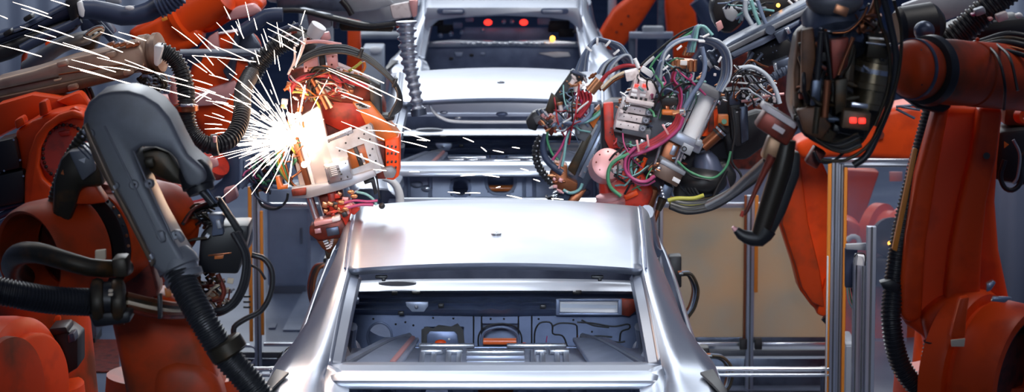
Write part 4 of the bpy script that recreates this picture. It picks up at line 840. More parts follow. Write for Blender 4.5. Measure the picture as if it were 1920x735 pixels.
slab('wrist_shade_plate', [(1200,350),(1236,356),(1224,396),(1190,396)], d - .06, .12, COPPER, G2, .015)
fittings(G2, 18, 1188, 300, 28, 40, d - .18, .04, [DKRED, RED, COPPER, BLACK, BRASS], (5, 11), 37)
# right half: valve island, dark box, motor
slab('valve_island', [(1362,170),(1386,166),(1396,180),(1398,270),(1380,276),(1372,262)], d - .04, .14, BLACK, G2, .008); slab('island_cap', [(1366,174),(1386,172),(1388,196),(1368,198)], d - .06, .04, SLATE, G2, .006); slab('island_side', [(1386,200),(1402,198),(1404,262),(1390,270)], d - .05, .1, SLATE, G2, .006)
for k in range(9): tilt_box('valve_chip', 1395 + 7.2*k, 178 + 1.2*k, 5.5, 10, -8, d - .12, .07, (WHITE, BLACK, PALE, CGREEN, BLACK, WHITE, BRASS, BLACK, PALE)[k], G2, .002)
slab('valve_rail', [(1388,176),(1462,186),(1462,196),(1388,190)], d - .07, .05, BLACK, G2, .004)
hose('signal_cable', [(1390,190),(1420,186),(1450,178),(1470,176)], d - .14, 2.6, PINK, G2); hose('signal_cable', [(1386,128),(1412,126),(1438,142),(1454,168),(1462,194)], d - .2, 4.6, CGREY, G2)
for i in range(6): hose('signal_cable', [(1376+4*i,122+i),(1392+5*i,140+2*i),(1400+6*i,156+2*i),(1420+7*i,172+2*i)], d - .14 - .01*i, 1.4, (WHITE, BLACK, CGREY)[i % 3], G2)
tangle(G2, 30, 1408, 160, 52, 44, d - .12, .06, [BLACK, CGREY, BLACK, WHITE, SLATE, COPPER], (1, 2.2), 41, (0, -.6))
fittings(G2, 30, 1420, 195, 46, 42, d - .06, .05, [BLACK, BLACK, STEEL, SLATE, COPPER, WHITE], (4, 10), 43)
slab('dark_housing', [(1352,232),(1420,210),(1450,214),(1440,270),(1400,300),(1366,300)], d + .06, .16, BLACK, G2, .02)
tilt_box('sensor', 1356, 226, 20, 20, 0, d - .08, .06, CORANGE, G2, .003); MB().cyl(W(1358, 228, d - .085), W(1358, 228, d - .09), M(5, d)).build('sensor_eye', CGREEN, G2)
MB().lathe(W(1335, 110, d - .08), (W(1352, 104, d) - W(1330, 118, d)), [(k*.012 - .05, M(17 if (k % 4) < 2 else 13, d)) for k in range(12)], 28).build('ribbed_drum', SLATE, G2)
rod('drum_cap', (1324,118), (1330,114), d - .1, 14, GREYP, G2)
rod('brown_cylinder', (1318,276), (1352,246), d - .12, 11, COPPER, G2)
for k in range(3): rod('brown_ring', (1345+5*k,252-5*k), (1348+5*k,249-5*k), d - .12, 13, (BLACK, STEEL, BLACK)[k], G2)
MB().lathe(W(1322, 300, d - .06), (.25, .1, -1), [(-.04, M(14, d)), (0, M(24, d)), (.07, M(30, d)), (.10, M(33, d)), (.16, M(34, d))], 32).build('motor_bell', mat('blue_grey_motor', (.07, .085, .14), .35, .3), G2)
MB().ball(W(1318, 340, d - .08), M(46, d), 28, (1, .9, .62)).build('motor_boot', BLACK, G2)
slab('motor_shell', [(1268,330),(1364,300),(1384,330),(1366,380),(1330,398),(1290,392),(1262,372)], d + .03, .2, BLACK, G2, .03, 3)
for i in range(5): hose('power_cable', [(1256,372+4*i),(1290,378+5*i),(1340,372+4*i),(1386,350+2*i),(1424,318+3*i),(1440,300)], d - .22 - .015*i, (5, 7, 4, 8, 5)[i], (OLIVE, RUBBER, CYEL, RUBBER, BLACK)[i], G2)
hose('power_cable', [(1252,376),(1270,372),(1300,372),(1320,366)], d - .33, 4, CYEL, G2)
for i in range(4): hose('inner_cable', [(1284+6*i,352),(1296+7*i,366+3*i),(1330,372+3*i),(1352-2*i,350),(1362,320)], d - .14 - .01*i, 3, BLACK, G2)
hose('rear_hose', [(1372,200),(1378,250),(1372,300),(1390,330),(1386,360)], d - .16, 2.4, BLACK, G2)
tangle(G2, 34, 1255, 165, 70, 62, d - .14, .06, [CGREY, CBLUE, CTEAL, CMAG, BLACK, CBLUE, CGREEN], (1, 2.4), 47, (.1, -.5))
tangle(G2, 24, 1180, 300, 46, 70, d - .22, .05, [CMAG, CGREEN, BLACK, CRED, CTEAL], (1, 2.2), 49, (-.3, .4))
fittings(G2, 34, 1262, 225, 70, 74, d - .05, .05, [BLACK, STEEL, COPPER, BRASS, PALE, SLATE, DKRED], (5, 12), 51)
fittings(G2, 22, 1340, 165, 34, 40, d - .08, .05, [BRASS, STEEL, BLACK, BRASS, PALE], (4, 10), 53)
fittings(G2, 18, 1300, 320, 46, 40, d - .04, .04, [BLACK, DKRED, STEEL, SLATE], (5, 12), 55)

# ------------------------------------------------------------------ left one of the right pair of guns
d = 16.5
G1 = thing('welding_gun', 'slim welding gun with black plate and ribbed cables reaching towards the middle car', 'welding gun', W(1060, 380, d), 'spot welding guns')
slab('gun_beam', [(1146,196),(1160,220),(1134,286),(1092,366),(1064,392),(1036,388),(1052,352),(1088,280),(1112,226)], d, .2, SLATE, G1, .015)
slab('beam_rail', [(1130,236),(1140,240),(1094,336),(1084,330)], d - .04, .05, mat('pale_rail', (.28, .33, .42), .3, .7), G1, .004); slab('beam_rail', [(1112,230),(1122,234),(1076,330),(1066,326)], d - .03, .04, GREYP, G1, .004)
for k in range(8): MB().ball(W(1134 - 5.4*k, 246 + 11*k, d - .045), M(1.8, d), 8).build('rail_bolt', STEEL, G1)
slab('black_plate', [(1073,131),(1098,142),(1074,188),(1036,212),(1024,206),(1042,176)], d - .12, .05, BLACK, G1, .006); slab('plate_edge', [(1068,136),(1074,130),(1100,142),(1098,147)], d - .13, .06, SLATE, G1, .003)
bolts('plate_screw', [(1063,152),(1050,172),(1058,176),(1086,144)], d - .121, 1.6, BRASS, G1)
slab('lower_plate', [(1034,174),(1052,190),(1036,214),(1022,208)], d - .16, .04, OLIVE, G1, .004)
for x0, y0, x1, y1 in ((1078,158,1080,172),(1049,192,1053,210),(1070,160,1076,150)): rod('plug', (x0,y0), (x1,y1), d - .2, 4.5, PALE, G1); rod('plug_ring', (x0,y0), ((x0*3+x1)/4,(y0*3+y1)/4), d - .2, 6, BRASS, G1)
slab('orange_plate', [(1068,200),(1098,176),(1106,196),(1082,226),(1064,222)], d - .08, .05, ORANGE_L, G1, .004); slab('orange_plate', [(1098,222),(1124,196),(1128,214),(1110,246)], d - .05, .05, CORANGE, G1, .004)
slab('slate_box', [(1078,236),(1100,220),(1112,244),(1096,266),(1078,256)], d - .07, .08, COVER, G1, .006)
slab('brown_block', [(1040,304),(1064,310),(1064,334),(1084,344),(1078,368),(1040,352),(1030,330)], d - .12, .12, COPPER, G1, .008); slab('brown_arm', [(1064,318),(1100,250),(1110,254),(1078,330)], d - .06, .05, OLIVE, G1, .006); slab('red_block', [(1018,240),(1034,222),(1050,232),(1034,256)], d - .14, .08, DKRED, G1, .006)
slab('brown_foot', [(1074,360),(1100,356),(1070,400),(1052,400)], d - .02, .1, COPPER, G1, .008)
# black lugged connector and ribbed hoses
slab('connector_shell', [(986,228),(1000,210),(1026,204),(1036,212),(1026,228),(1008,236),(1006,246),(990,242)], d - .1, .09, BLACK, G1, .008); slab('connector_lug', [(1000,222),(1034,210),(1036,218),(1006,234)], d - .13, .05, COVER, G1, .004)
for k in range(4): rod('connector_rib', (1006+7*k,206+k*-1), (1012+7*k,216-k), d - .15, 2.6, SLATE, G1)
hose('ribbed_hose', [(1016,256),(1006,276),(1006,300),(1016,322),(1034,342),(1044,352)], d - .1, 8, RUBBER, G1, (.020, .2), 12); hose('ribbed_hose', [(1024,252),(1018,274),(1024,298),(1042,316),(1054,324)], d - .16, 6.5, DKBLUE, G1)
for k in range(11): p = spline([(1016,256,0),(1006,276,0),(1006,300,0),(1016,322,0),(1034,342,0)], 11)[k]; MB().ball(W(p.x + 1, p.y, d - .1 - M(8, d)), M(1.7, d), 8).build('hose_dot', WHITE, G1)
tilt_box('front_clamp', 1031, 228, 24, 22, 40, d - .18, .08, PINK, G1, .005)
fittings(G1, 26, 1044, 226, 32, 22, d - .2, .04, [PINK, STEEL, BLACK, BRASS, CBLUE, DKRED], (5, 11), 61, 'fitting', 40)
fittings(G1, 15, 1102, 158, 30, 26, d - .16, .04, [PALE, STEEL, COPPER, BLACK, BRASS, WHITE], (5, 12), 63, 'fitting', 30)
fittings(G1, 10, 1052, 344, 24, 22, d - .18, .03, [COPPER, BRASS, PALE, PINK], (4, 9), 65)
rod('copper_plug', (1106,172), (1124,150), d - .2, 10, BRASS, G1)
# loops of cable
for i in range(6): hose('loop_cable', [(1080+4*i,134),(1092+2.5*i,106-2*i),(1108+2*i,84-2.5*i),(1128+i,76-1.5*i+i),(1148+3*i,88-i),(1164+3*i,108-i),(1180+3*i,124)], d - .1 - .02*i, (3.4, 2.6, 4, 3, 2.6, 2)[i], (CBLUE, CGREY, CBLUE, CBLUE, CGREY, CBLUE)[i], G1)
for x, y, a in ((1104,92,50),(1120,78,0),(1140,82,-40),(1156,98,-50)): tilt_box('cable_tie', x, y, 4, 14, a, d - .24, .02, WHITE, G1, .001)
for i in range(5): hose('loop_cable', [(1120+5*i,138+2*i),(1132+4*i,120+i),(1150+4*i,110-i),(1172+2*i,108-i),(1188,118+2*i)], d - .16 - .01*i, (2.4, 3, 2, 3.6, 2.6)[i], (CBLUE, CGREY, BLACK, CBLUE, CGREY)[i], G1)
hose('red_lead', [(1122,160),(1140,138),(1168,124),(1196,124),(1206,130)], d - .2, 4, CRED, G1); hose('cream_lead', [(1128,166),(1150,146),(1176,134),(1200,134)], d - .2, 3, TAG, G1); hose('yellow_lead', [(1130,170),(1150,152),(1170,142)], d - .19, 3, COPPER, G1)
for i in range(4): hose('red_lead', [(1084+7*i,168+2*i),(1090+6*i,186),(1084+5*i,204),(1074+4*i,220)], d - .2 - .01*i, 3.4, CRED, G1)
hose('blue_lead', [(1110,196),(1108,214),(1092,228),(1070,230),(1056,226)], d - .22, 4.6, CBLUE, G1); hose('green_lead', [(1132,206),(1116,220),(1100,228),(1074,232)], d - .22, 3.2, CTEAL, G1); hose('green_lead', [(1138,196),(1120,212),(1104,222)], d - .2, 2.4, CGREEN, G1)
hose('magenta_lead', [(1070,238),(1062,256),(1050,280),(1036,300)], d - .2, 2.6, CMAG, G1); hose('magenta_lead', [(1066,240),(1060,270),(1052,300),(1048,316)], d - .19, 2.2, PINK, G1); hose('green_lead', [(1072,240),(1062,262),(1058,290),(1054,312)], d - .21, 2.6, CTEAL, G1)
hose('green_lead', [(1028,240),(1026,262),(1034,286),(1046,300)], d - .18, 2.4, CGREEN, G1); hose('white_lead', [(1056,230),(1072,220),(1084,206),(1104,190)], d - .23, 2, WHITE, G1); hose('green_lead', [(1092,344),(1086,356),(1070,362),(1056,356)], d - .16, 3, CTEAL, G1)
tangle(G1, 28, 1072, 215, 46, 60, d - .17, .05, [CBLUE, CRED, CTEAL, BLACK, CGREY, CMAG], (1, 2.4), 67, (-.2, -.3))
slab('tool_leg', [(1044,350),(1028,384),(1012,400),(1030,402),(1048,386),(1058,360)], d + .02, .06, GREYP, G1, .006)
for k in range(5): tilt_box('leg_rib', 1044 - 5*k, 360 + 8*k, 16, 3, 30, d - .02, .04, STEEL, G1, .002)
tangle(G1, 10, 1030, 384, 18, 18, d - .02, .03, [CGREY, BLACK, SLATE], (1.2, 2.4), 68, (.3, .3))
# ------------------------------------------------------------------ sparking gun on the left
d = 14.0
LG = thing('welding_gun', 'sparking welding gun with riveted silver plate and orange hood over the roof edge', 'welding gun', W(640, 470, d), 'spot welding guns')
slab('gun_core', [(548,150),(620,120),(690,150),(724,200),(700,330),(600,350),(556,330),(530,250)], d + .08, .22, DKRED, LG, .03)
# orange hood: lit top, perforated end
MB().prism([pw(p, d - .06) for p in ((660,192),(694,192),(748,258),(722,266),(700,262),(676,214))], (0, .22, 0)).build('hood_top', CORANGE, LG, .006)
slab('hood_end', [(722,264),(748,257),(748,330),(738,338),(724,336)], d - .10, .24, ORANGE, LG, .006); slab('hood_side', [(692,240),(722,264),(724,336),(704,336),(696,300)], d - .04, .16, DKRED, LG, .006)
R_ = random.Random(4)
for k in range(12): MB().box(W(727 + (k % 3)*7.5, 276 + (k // 3)*13 + R_.uniform(-2, 2), d - .10), (M(3.4, d), .006, M(5, d)), Matrix.Rotation(.3, 3, 'Y')).build('hood_slot', BLACK, LG, .001)
slab('hood_lamp', [(716,316),(734,312),(744,322),(738,334),(722,334)], d - .16, .05, COVER, LG, .006); slab('hood_vent', [(664,194),(684,194),(694,204),(672,206)], d - .065, .03, GREYP, LG, .004)
for k in range(3): rod('vent_bar', (668+5*k,196+2*k), (680+4*k,195+3*k), d - .075, 1.4, BLACK, LG)
# riveted silver plate with a window
pl = MB(); A = (610,262); B_ = (692,232); C_ = (716,322); D_ = (640,352)
def qp(u, v): return (A[0]*(1-u)*(1-v)+B_[0]*u*(1-v)+C_[0]*u*v+D_[0]*(1-u)*v, A[1]*(1-u)*(1-v)+B_[1]*u*(1-v)+C_[1]*u*v+D_[1]*(1-u)*v)
for u0, u1, v0, v1 in ((0,.36,0,1),(.78,1,0,1),(.36,.78,0,.34),(.36,.78,.74,1)): pl.prism([pw(qp(u, v), d - .12) for u, v in ((u0,v0),(u1,v0),(u1,v1),(u0,v1))], (0, .02, 0))
pl.build('front_plate', mat('brushed_plate', (.62, .62, .63), .32, .7, (.45, .44, .44), 16, .45, .7), LG)
for u, v in ((.06,.06),(.5,.06),(.93,.06),(.93,.3),(.93,.5),(.93,.75),(.93,.94),(.7,.9),(.45,.92),(.2,.94),(.25,.5),(.28,.7),(.22,.3),(.7,.2),(.4,.2),(.84,.16),(.84,.6)): bolts('plate_rivet', [qp(u, v)], d - .122, 1.9, BLACK, LG)
slab('window_back', [qp(.34,.3),qp(.8,.3),qp(.8,.78),qp(.34,.78)], d - .08, .02, CORANGE, LG, .002); slab('window_post', [qp(.52,.33),qp(.60,.33),qp(.64,.75),qp(.54,.75)], d - .10, .015, BLACK, LG, .002); slab('window_post', [qp(.62,.5),qp(.68,.5),qp(.70,.75),qp(.64,.75)], d - .10, .015, STEEL, LG, .002)
slab('plate_tab', [qp(.03,-.05),qp(.62,-.07),qp(.62,.06),qp(.03,.07)], d - .13, .02, STEEL, LG, .003); slab('plate_edge', [(692,232),(698,236),(722,320),(716,322)], d - .12, .14, GREYP, LG, .003)
tilt_box('data_box', 634, 322, 48, 38, 14, d - .2, .1, STEEL, LG, .005); tilt_box('data_plate', 627, 321, 22, 20, 14, d - .206, .006, COVER, LG, .001)
for k in range(5): tilt_box('data_line', 624 + k, 314 + 3.4*k, 12, 1.2, 14, d - .208, .003, WHITE, LG, .0005)
for k in range(3): tilt_box('data_mark', 634 + k*3, 317 + k*5, 3.5, 2.6, 14, d - .208, .003, BLACK, LG, .0005)
bolts('box_screw', [(648,306),(652,332),(640,336),(616,340)], d - .202, 1.6, BLACK, LG)
slab('left_plate', [(538,232),(600,196),(624,300),(622,344),(584,356),(562,350)], d - .12, .05, mat('pale_flash_plate', (.72, .62, .58), .35, .5), LG, .006); slab('left_rail', [(540,236),(548,232),(584,350),(574,354)], d - .15, .05, COPPER, LG, .004); slab('left_rail', [(552,230),(560,228),(592,350),(586,352)], d - .15, .04, PALE, LG, .004)
slab('base_flange', [(546,352),(618,342),(700,318),(706,330),(640,356),(580,372),(548,372)], d - .16, .16, GREYP, LG, .006); slab('base_flange_end', [(546,356),(574,352),(574,366),(548,368)], d - .18, .05, DKRED, LG, .004)
# column, clamps and claws below
rod('slide_rod', (578,364), (600,432), d - .06, 8, STEEL, LG, None, 24); rod('slide_rod', (594,362), (611,418), d - .02, 2.5, STEEL, LG)
slab('lower_column', [(596,362),(640,352),(652,420),(612,432)], d + .02, .1, DKRED, LG, .01); slab('red_post', [(612,352),(628,350),(632,400),(618,402)], d - .08, .07, RED, LG, .01)
slab('red_bracket', [(628,376),(654,372),(660,396),(650,424),(640,420),(636,396)], d - .12, .06, RED, LG, .006); slab('red_bracket', [(652,376),(676,392),(664,404),(650,396)], d - .1, .06, RED, LG, .006)
slab('clamp_block', [(580,424),(640,408),(652,432),(640,446),(596,452),(580,440)], d - .14, .18, DKRED, LG, .008); tilt_box('clamp_plate', 612, 416, 48, 9, 12, d - .18, .14, PINK, LG, .003); tilt_box('clamp_plate', 630, 411, 16, 8, 12, d - .19, .12, WHITE, LG, .003)
tilt_box('clamp_tag', 596, 433, 12, 9, 10, d - .146, .006, PINK, LG, .001); tilt_box('clamp_face', 624, 434, 24, 16, 10, d - .15, .02, SLATE, LG, .003)
slab('claw_arm', [(590,446),(640,438),(632,456),(618,476),(604,466)], d - .08, .1, COPPER, LG, .006)
for k in range(4): tilt_box('claw_tooth', 610 + 2*k, 452 + 4.5*k, 9, 3, 20, d - .12, .05, WHITE, LG, .001); tilt_box('claw_tooth', 623 - k, 448 + 4.5*k, 6, 3, 20, d - .12, .05, PALE, LG, .001)
slab('claw_tip', [(608,466),(624,466),(618,486),(612,486)], d - .06, .05, OLIVE, LG, .004)
hose('purple_hose', [(644,381),(664,376),(690,378),(708,376)], d - .2, 2.6, CMAG, LG); hose('purple_hose', [(650,390),(676,384),(700,384)], d - .2, 3, CMAG, LG); hose('green_hose', [(668,360),(686,364),(700,374),(706,384)], d - .16, 2.6, CTEAL, LG); MB().ball(W(716, 386, d - .2), M(6, d), 12).build('black_valve', BLACK, LG)
for p in ((640,380),(648,392),(658,360),(664,368)): MB().ball(W(*p, d - .2), M(4.5, d), 10, (1.6, 1, 1)).build('copper_fitting', BRASS, LG)
fittings(LG, 26, 634, 388, 28, 26, d - .12, .04, [DKRED, RED, COPPER, BLACK, BRASS, PINK], (5, 12), 71)
rod('thin_cable', (706,330), (712,372), d - .1, 1.6, BLACK, LG); slab('black_frame', [(680,336),(700,330),(708,362),(702,366),(696,342),(684,346)], d - .06, .03, BLACK, LG, .003)
# upper mechanism
slab('pink_plate', [(568,108),(594,100),(598,130),(570,136)], d - .10, .04, PINK, LG, .004); slab('pink_plate', [(610,100),(632,102),(634,128),(616,134)], d - .08, .04, PINK, LG, .004); slab('plate_gap', [(597,98),(608,98),(611,134),(600,134)], d - .07, .04, BLACK, LG, .003)
for p in ((574,126),(588,104),(624,106),(622,121),(578,132)): bolts('plate_bolt', [p], d - .11, 2, DKRED, LG)
MB().cyl(W(630, 161, d - .14), W(629, 163, d - .02), M(11, d)).build('round_cover', RED, LG); bolts('cover_bolt', [(626,158),(634,164),(634,157)], d - .145, 1.3, BLACK, LG)
slab('mechanism_body', [(540,130),(600,122),(690,146),(716,186),(676,196),(610,190),(556,176)], d, .1, DKRED, LG, .012); slab('hood_bracket', [(600,190),(664,180),(690,196),(700,232),(640,246),(606,230)], d + .02, .1, RED, LG, .004)
slab('dark_bracket', [(692,148),(712,160),(716,216),(736,216),(740,226),(704,228),(694,200)], d - .02, .12, BLACK, LG, .008)
fittings(LG, 34, 630, 160, 66, 26, d - .1, .05, [DKRED, RED, COPPER, BLACK, CORANGE, BRASS, GREYP], (6, 15), 73)
fittings(LG, 22, 556, 200, 26, 60, d - .08, .05, [CORANGE, COPPER, PALE, DKRED, BRASS], (5, 13), 75)
for i in range(4): hose('black_cable', [(556-2*i,116+4*i),(580,100+3*i),(612,88+4*i),(650,88+4*i),(690,106+3*i),(724,136+2*i),(742,160),(752-2*i,184),(748-4*i,206),(730,214+2*i)], d - .16 - .015*i, (3.6, 5, 4, 3)[i], RUBBER, LG)
for x, y, a in ((676,100,-60),(740,156,-60)): tilt_box('cable_tie', x, y, 7, 18, a + 40, d - .24, .06, BLACK, LG, .004)
hose('black_cable', [(586,190),(580,160),(586,134),(600,128),(640,138),(676,146),(694,156)], d - .2, 4.5, OLIVE, LG); hose('black_cable', [(594,192),(588,162),(594,140)], d - .19, 3, BLACK, LG)
hose('red_hose', [(544,172),(556,152),(580,142),(612,142),(650,152),(690,162)], d - .22, 4.5, CRED, LG); hose('brown_hose', [(614,204),(600,176),(586,152),(582,140)], d - .22, 4, COPPER, LG); hose('brown_hose', [(622,202),(606,174),(592,150)], d - .21, 3, TAG, LG)
hose('yellow_hose', [(548,172),(570,174),(590,186),(600,202)], d - .2, 2.4, CYEL, LG); hose('yellow_hose', [(650,136),(666,126),(678,116)], d - .1, 3, CYEL, LG); hose('yellow_hose', [(676,140),(684,126),(682,116)], d - .08, 3, CORANGE, LG)
for i in range(5): hose('side_hose', [(540+3*i,250),(520+3*i,280+2*i),(520+4*i,310),(536+3*i,336+2*i),(556+2*i,352)], d - .05 - .015*i, 2.4, (CGREEN, CYEL, CORANGE, CGREEN, COPPER)[i], LG)
hose('pale_hose', [(548,130),(560,108),(568,88),(572,72)], d - .2, 3.4, PALE, LG); hose('pale_hose', [(540,140),(552,112),(552,88)], d - .2, 2.4, PALE, LG)
hose('top_pipe', [(564,80),(600,78),(640,84)], d - .12, 3.5, PINK, LG)
slab('left_lug', [(516,332),(524,330),(530,348),(540,346),(540,354),(520,356)], d - .05, .05, CORANGE, LG, .004)
tangle(LG, 30, 600, 160, 70, 40, d - .18, .05, [BLACK, COPPER, CORANGE, CRED, PALE, OLIVE], (.9, 1.8), 77, (.1, -.4))
tangle(LG, 18, 556, 270, 26, 70, d - .1, .05, [CGREEN, CORANGE, COPPER, CYEL], (1.2, 2.4), 79, (-.4, .2))
# black flexible wrist above the gun
WR = thing('welding_robot', 'dark robot wrist with clamped hose end just above the sparking gun', 'robot', W(560, 90, 14.6))
hose('ribbed_sleeve', [(470,150),(480,128),(500,104),(524,84),(548,74)], 14.5, 19, RUBBER, WR, (.020, .16), 16); rod('wrist_body', (538,62), (590,92), 14.6, 26, BLACK, WR, 22)
MB().lathe(W(592, 58, 14.4), (.5, -.2, .8), [(-.03, M(14, d)), (0, M(16, d)), (.03, M(16, d)), (.032, M(9, d))], 24).build('hose_end', WHITE, WR); slab('pale_clamp', [(576,56),(590,52),(596,66),(584,76)], 14.4, .06, GREYP, WR, .005); slab('pale_clamp', [(598,64),(616,60),(620,74),(604,80)], 14.42, .06, PINK, WR, .005)
hose('wrist_cable', [(520,86),(530,66),(548,56),(576,58)], 14.4, 3, BLACK, WR); hose('wrist_cable', [(500,96),(520,60),(560,46)], 14.5, 4, DKBLUE, WR)
fittings(WR, 14, 560, 66, 30, 18, 14.45, .04, [BLACK, STEEL, DKRED, PALE], (5, 10), 81)

# ------------------------------------------------------------------ sparks
R_ = random.Random(21)
S0 = Vector((566, 262))
def streak(x0, y0, x1, y1, dd, w):
    a, b_ = W(x0, y0, dd), W(x1, y1, dd + R_.uniform(-.05, .05)); m = a.lerp(b_, .5) + Vector((0, 0, (b_-a).length * .012)); r_ = M(w, dd)
    return MB().tube([a, m, b_], [r_*.35, r_, r_*.8], 6, (b_-a).length / 6)
burst = MB()
for k in range(280):
    a = R_.gauss(math.radians(170), .75); r0 = abs(R_.gauss(0, 36)); L = R_.expovariate(1/22) + 7
    x0, y0 = S0.x - 14 + r0*math.cos(a), S0.y - r0*math.sin(a)*.9; x1, y1 = x0 + L*math.cos(a), y0 - L*math.sin(a)
    dd = 13.78 + R_.uniform(-.12, .06); A_, B2_ = W(x0, y0, dd), W(x1, y1, dd)
    burst.tube([A_, A_.lerp(B2_, .5) + Vector((0, 0, (B2_-A_).length * .01)), B2_], [M(.45, dd), M(.7, dd), M(.3, dd)], 5, (B2_-A_).length / 4)
tag(recenter(burst.build('spark_shower', SPARK)), 'dense white burst of welding sparks on the left gun', 'sparks', None, 'stuff')
arc = MB()
for k in range(26):
    a = R_.uniform(0, 6.28); r0 = abs(R_.gauss(0, 1)); arc.ball(W(570 + r0*11*math.cos(a) + r0*9*math.sin(a), 258 + r0*30*math.sin(a), 13.80 + R_.uniform(-.03, .03)), M(R_.uniform(3.5, 7.5), 13.8), 10, (1, .6, R_.uniform(.8, 1.6)))
tag(recenter(arc.build('welding_arc', ARC)), 'glaring white weld flash beside the silver riveted plate', 'weld flash', None, 'stuff')
def lamp(name, loc, e, col, r):
    l = bpy.data.lights.new(name, 'POINT'); l.energy = e; l.color = col; l.shadow_soft_size = r; o = bpy.data.objects.new(name, l); COL.objects.link(o); o.location = loc
lamp('weld_light', W(556, 262, 13.45), 6, (1, .62, .38), .10)
lamp('weld_light', W(600, 200, 13.5), 3, (1, .5, .25), .12)
# long separate streaks, measured one by one
left_streaks = [(24,4,90,26),(40,16,97,34),(38,50,105,70),(0,85,78,106),(72,48,138,70),(46,66,145,92),(95,0,130,11),(0,29,14,35),(145,92,202,108),(188,60,252,82),(157,70,230,98),(118,80,205,110),(222,60,274,76),(134,112,217,135),(128,124,212,148),(150,132,258,162),(186,124,244,132),(182,108,260,128),(234,112,300,140),(212,148,280,168),(258,128,352,152),(306,150,420,182),(280,162,356,182)]
up_streaks = [(420,12,432,36),(460,4,468,38),(442,40,457,72),(476,34,482,56),(434,48,446,66),(322,50,370,86),(364,62,396,96),(372,64,410,94),(406,42,446,86),(414,72,488,106),(396,84,470,116),(446,36,452,60),(490,64,500,94),(494,54,502,78),(519,42,526,88),(540,45,570,60),(500,42,572,82),(502,54,560,84),(503,68,556,98),(514,94,516,120),(520,104,525,132),(570,76,566,50),(564,46,572,20),(566,84,554,126),(526,64,530,88),(478,94,486,120),(360,104,402,142),(352,112,388,136),(408,110,444,140),(430,138,476,174),(384,102,400,122)]
mid_streaks = [(316,124,362,142),(358,148,398,160),(366,162,404,174),(358,170,396,186),(392,140,428,150),(404,190,428,194),(386,188,440,200),(384,232,416,234),(384,242,420,242),(404,250,426,248),(398,212,420,220),(440,258,468,256),(444,246,480,248),(448,222,490,236),(420,196,476,222),(430,176,486,214),(440,166,496,208),(452,158,502,206),(466,150,508,204),(482,140,514,198),(500,132,524,196),(414,182,470,196),(430,230,496,238),(452,290,500,268),(460,312,500,282),(474,330,506,290),(462,206,520,232),(360,104,480,116),(456,268,520,262),(446,274,508,270),(352,196,380,176),(368,192,392,172),(372,182,392,170),(500,330,520,300),(488,344,512,312),(470,300,512,276)]
right_streaks = [(612,130,716,180),(616,128,752,188),(660,130,720,156),(634,170,680,186),(640,178,694,200),(676,260,748,286),(690,244,766,250),(668,206,740,236),(660,288,720,312),(640,228,720,262),(630,276,690,300),(752,264,800,276),(760,250,806,264),(868,258,888,266),(924,282,944,286),(902,276,912,284),(864,330,890,328),(906,328,936,332),(872,362,900,362),(950,366,978,372),(1034,372,1056,374),(782,262,800,264),(768,322,786,322),(840,360,862,362),(896,150,926,166),(850,152,870,168),(976,316,990,320),(1000,336,1012,340),(740,232,770,244),(700,318,724,320),(930,352,938,350),(960,276,974,278)]
groups = ((left_streaks, 13.0, .95, 'long white spark streak flying over the brown robot arm at upper left', 'sparks over the brown arm'),
          (up_streaks, 13.6, .85, 'white spark streak shooting upward above the weld burst', 'sparks above the burst'),
          (mid_streaks, 13.5, 1.0, 'white spark streak beside the weld burst by the ribbed hose', 'sparks around the burst'),
          (right_streaks, 13.55, 1.0, 'white spark streak flying right of the silver riveted plate', 'sparks to the right'))
for lst, dd, w_, lab, grp in groups:
    for (x0, y0, x1, y1) in lst: tag(recenter(streak(x0, y0, x1, y1, dd + R_.uniform(-.12, .05), w_).build('flying_spark', SPARK)), lab, 'spark', grp)

# ------------------------------------------------------------------ left foreground robot
d = 11.2; q = M(1, d)
L1 = thing('welding_robot', 'dark orange robot at lower left under the big grey cover', 'robot', (W(300, 735, 11.6).x, 11.6, 0))
# hollow housing turned to the left, drum and bolt ring
ha = Vector((.66, .74, .10)).normalized(); hc = W(84, 478, 11.1)
MB().lathe(hc - ha*(36*q), ha, [(80*q, 70*q), (20*q, 84*q), (0, 87*q), (-4*q, 93*q), (4*q, 98*q), (30*q, 104*q), (114*q, 101*q), (120*q, 94*q), (120*q, 78*q), (100*q, 72*q)], 56, False).build('housing_ring', ORANGE2, L1)
MB().lathe(hc + ha*(60*q), ha, [(0, 80*q), (4*q, 80*q)], 40).build('housing_inner', DKRED, L1)
MB().lathe(hc + ha*(116*q), ha, [(0, 90*q), (2*q, 95*q), (16*q, 95*q), (18*q, 80*q)], 48).build('bolt_flange', BLACK, L1)
u, v = frame_of(ha)
for k in range(30): a = 2*PI*k/30; MB().ball(hc + ha*(125*q) + (u*math.cos(a)+v*math.sin(a))*95*q, 3.6*q, 8).build('flange_bolt', (BRASS, BLACK, COPPER)[k % 3], L1)
MB().lathe(hc + ha*(131*q), ha, [(0, 88*q), (3*q, 98*q), (50*q, 97*q), (56*q, 90*q), (160*q, 86*q), (200*q, 70*q)], 56).build('joint_drum', ORANGE2, L1)
slab('drum_plate', [(178,480),(178,470),(198,468),(198,486),(178,488)], 10.62, .02, TAG, L1, .003)
slab('upper_bracket', [(140,376),(150,330),(210,345),(260,400),(300,560),(240,570),(190,470)], 11.25, .2, DKRED, L1, .03)
slab('orange_wedge', [(134,384),(150,342),(170,336),(200,380),(170,384)], 11.05, .1, ORANGE, L1, .01)
# lower link running down to the right
slab('lower_link', [(196,560),(330,556),(372,610),(396,680),(420,760),(240,770),(214,640)], 11.35, .3, ORANGE2, L1, .05, 3)
slab('link_cap', [(286,690),(330,676),(380,682),(412,720),(424,780),(280,780)], 11.33, .2, ORANGE2, L1, .05, 3)
MB().cyl(W(330, 700, 11.7), Vector((W(330, 700, 11.7).x, 11.7, 0)), .26, .42, 32).build('base_column', ORANGE2, L1)
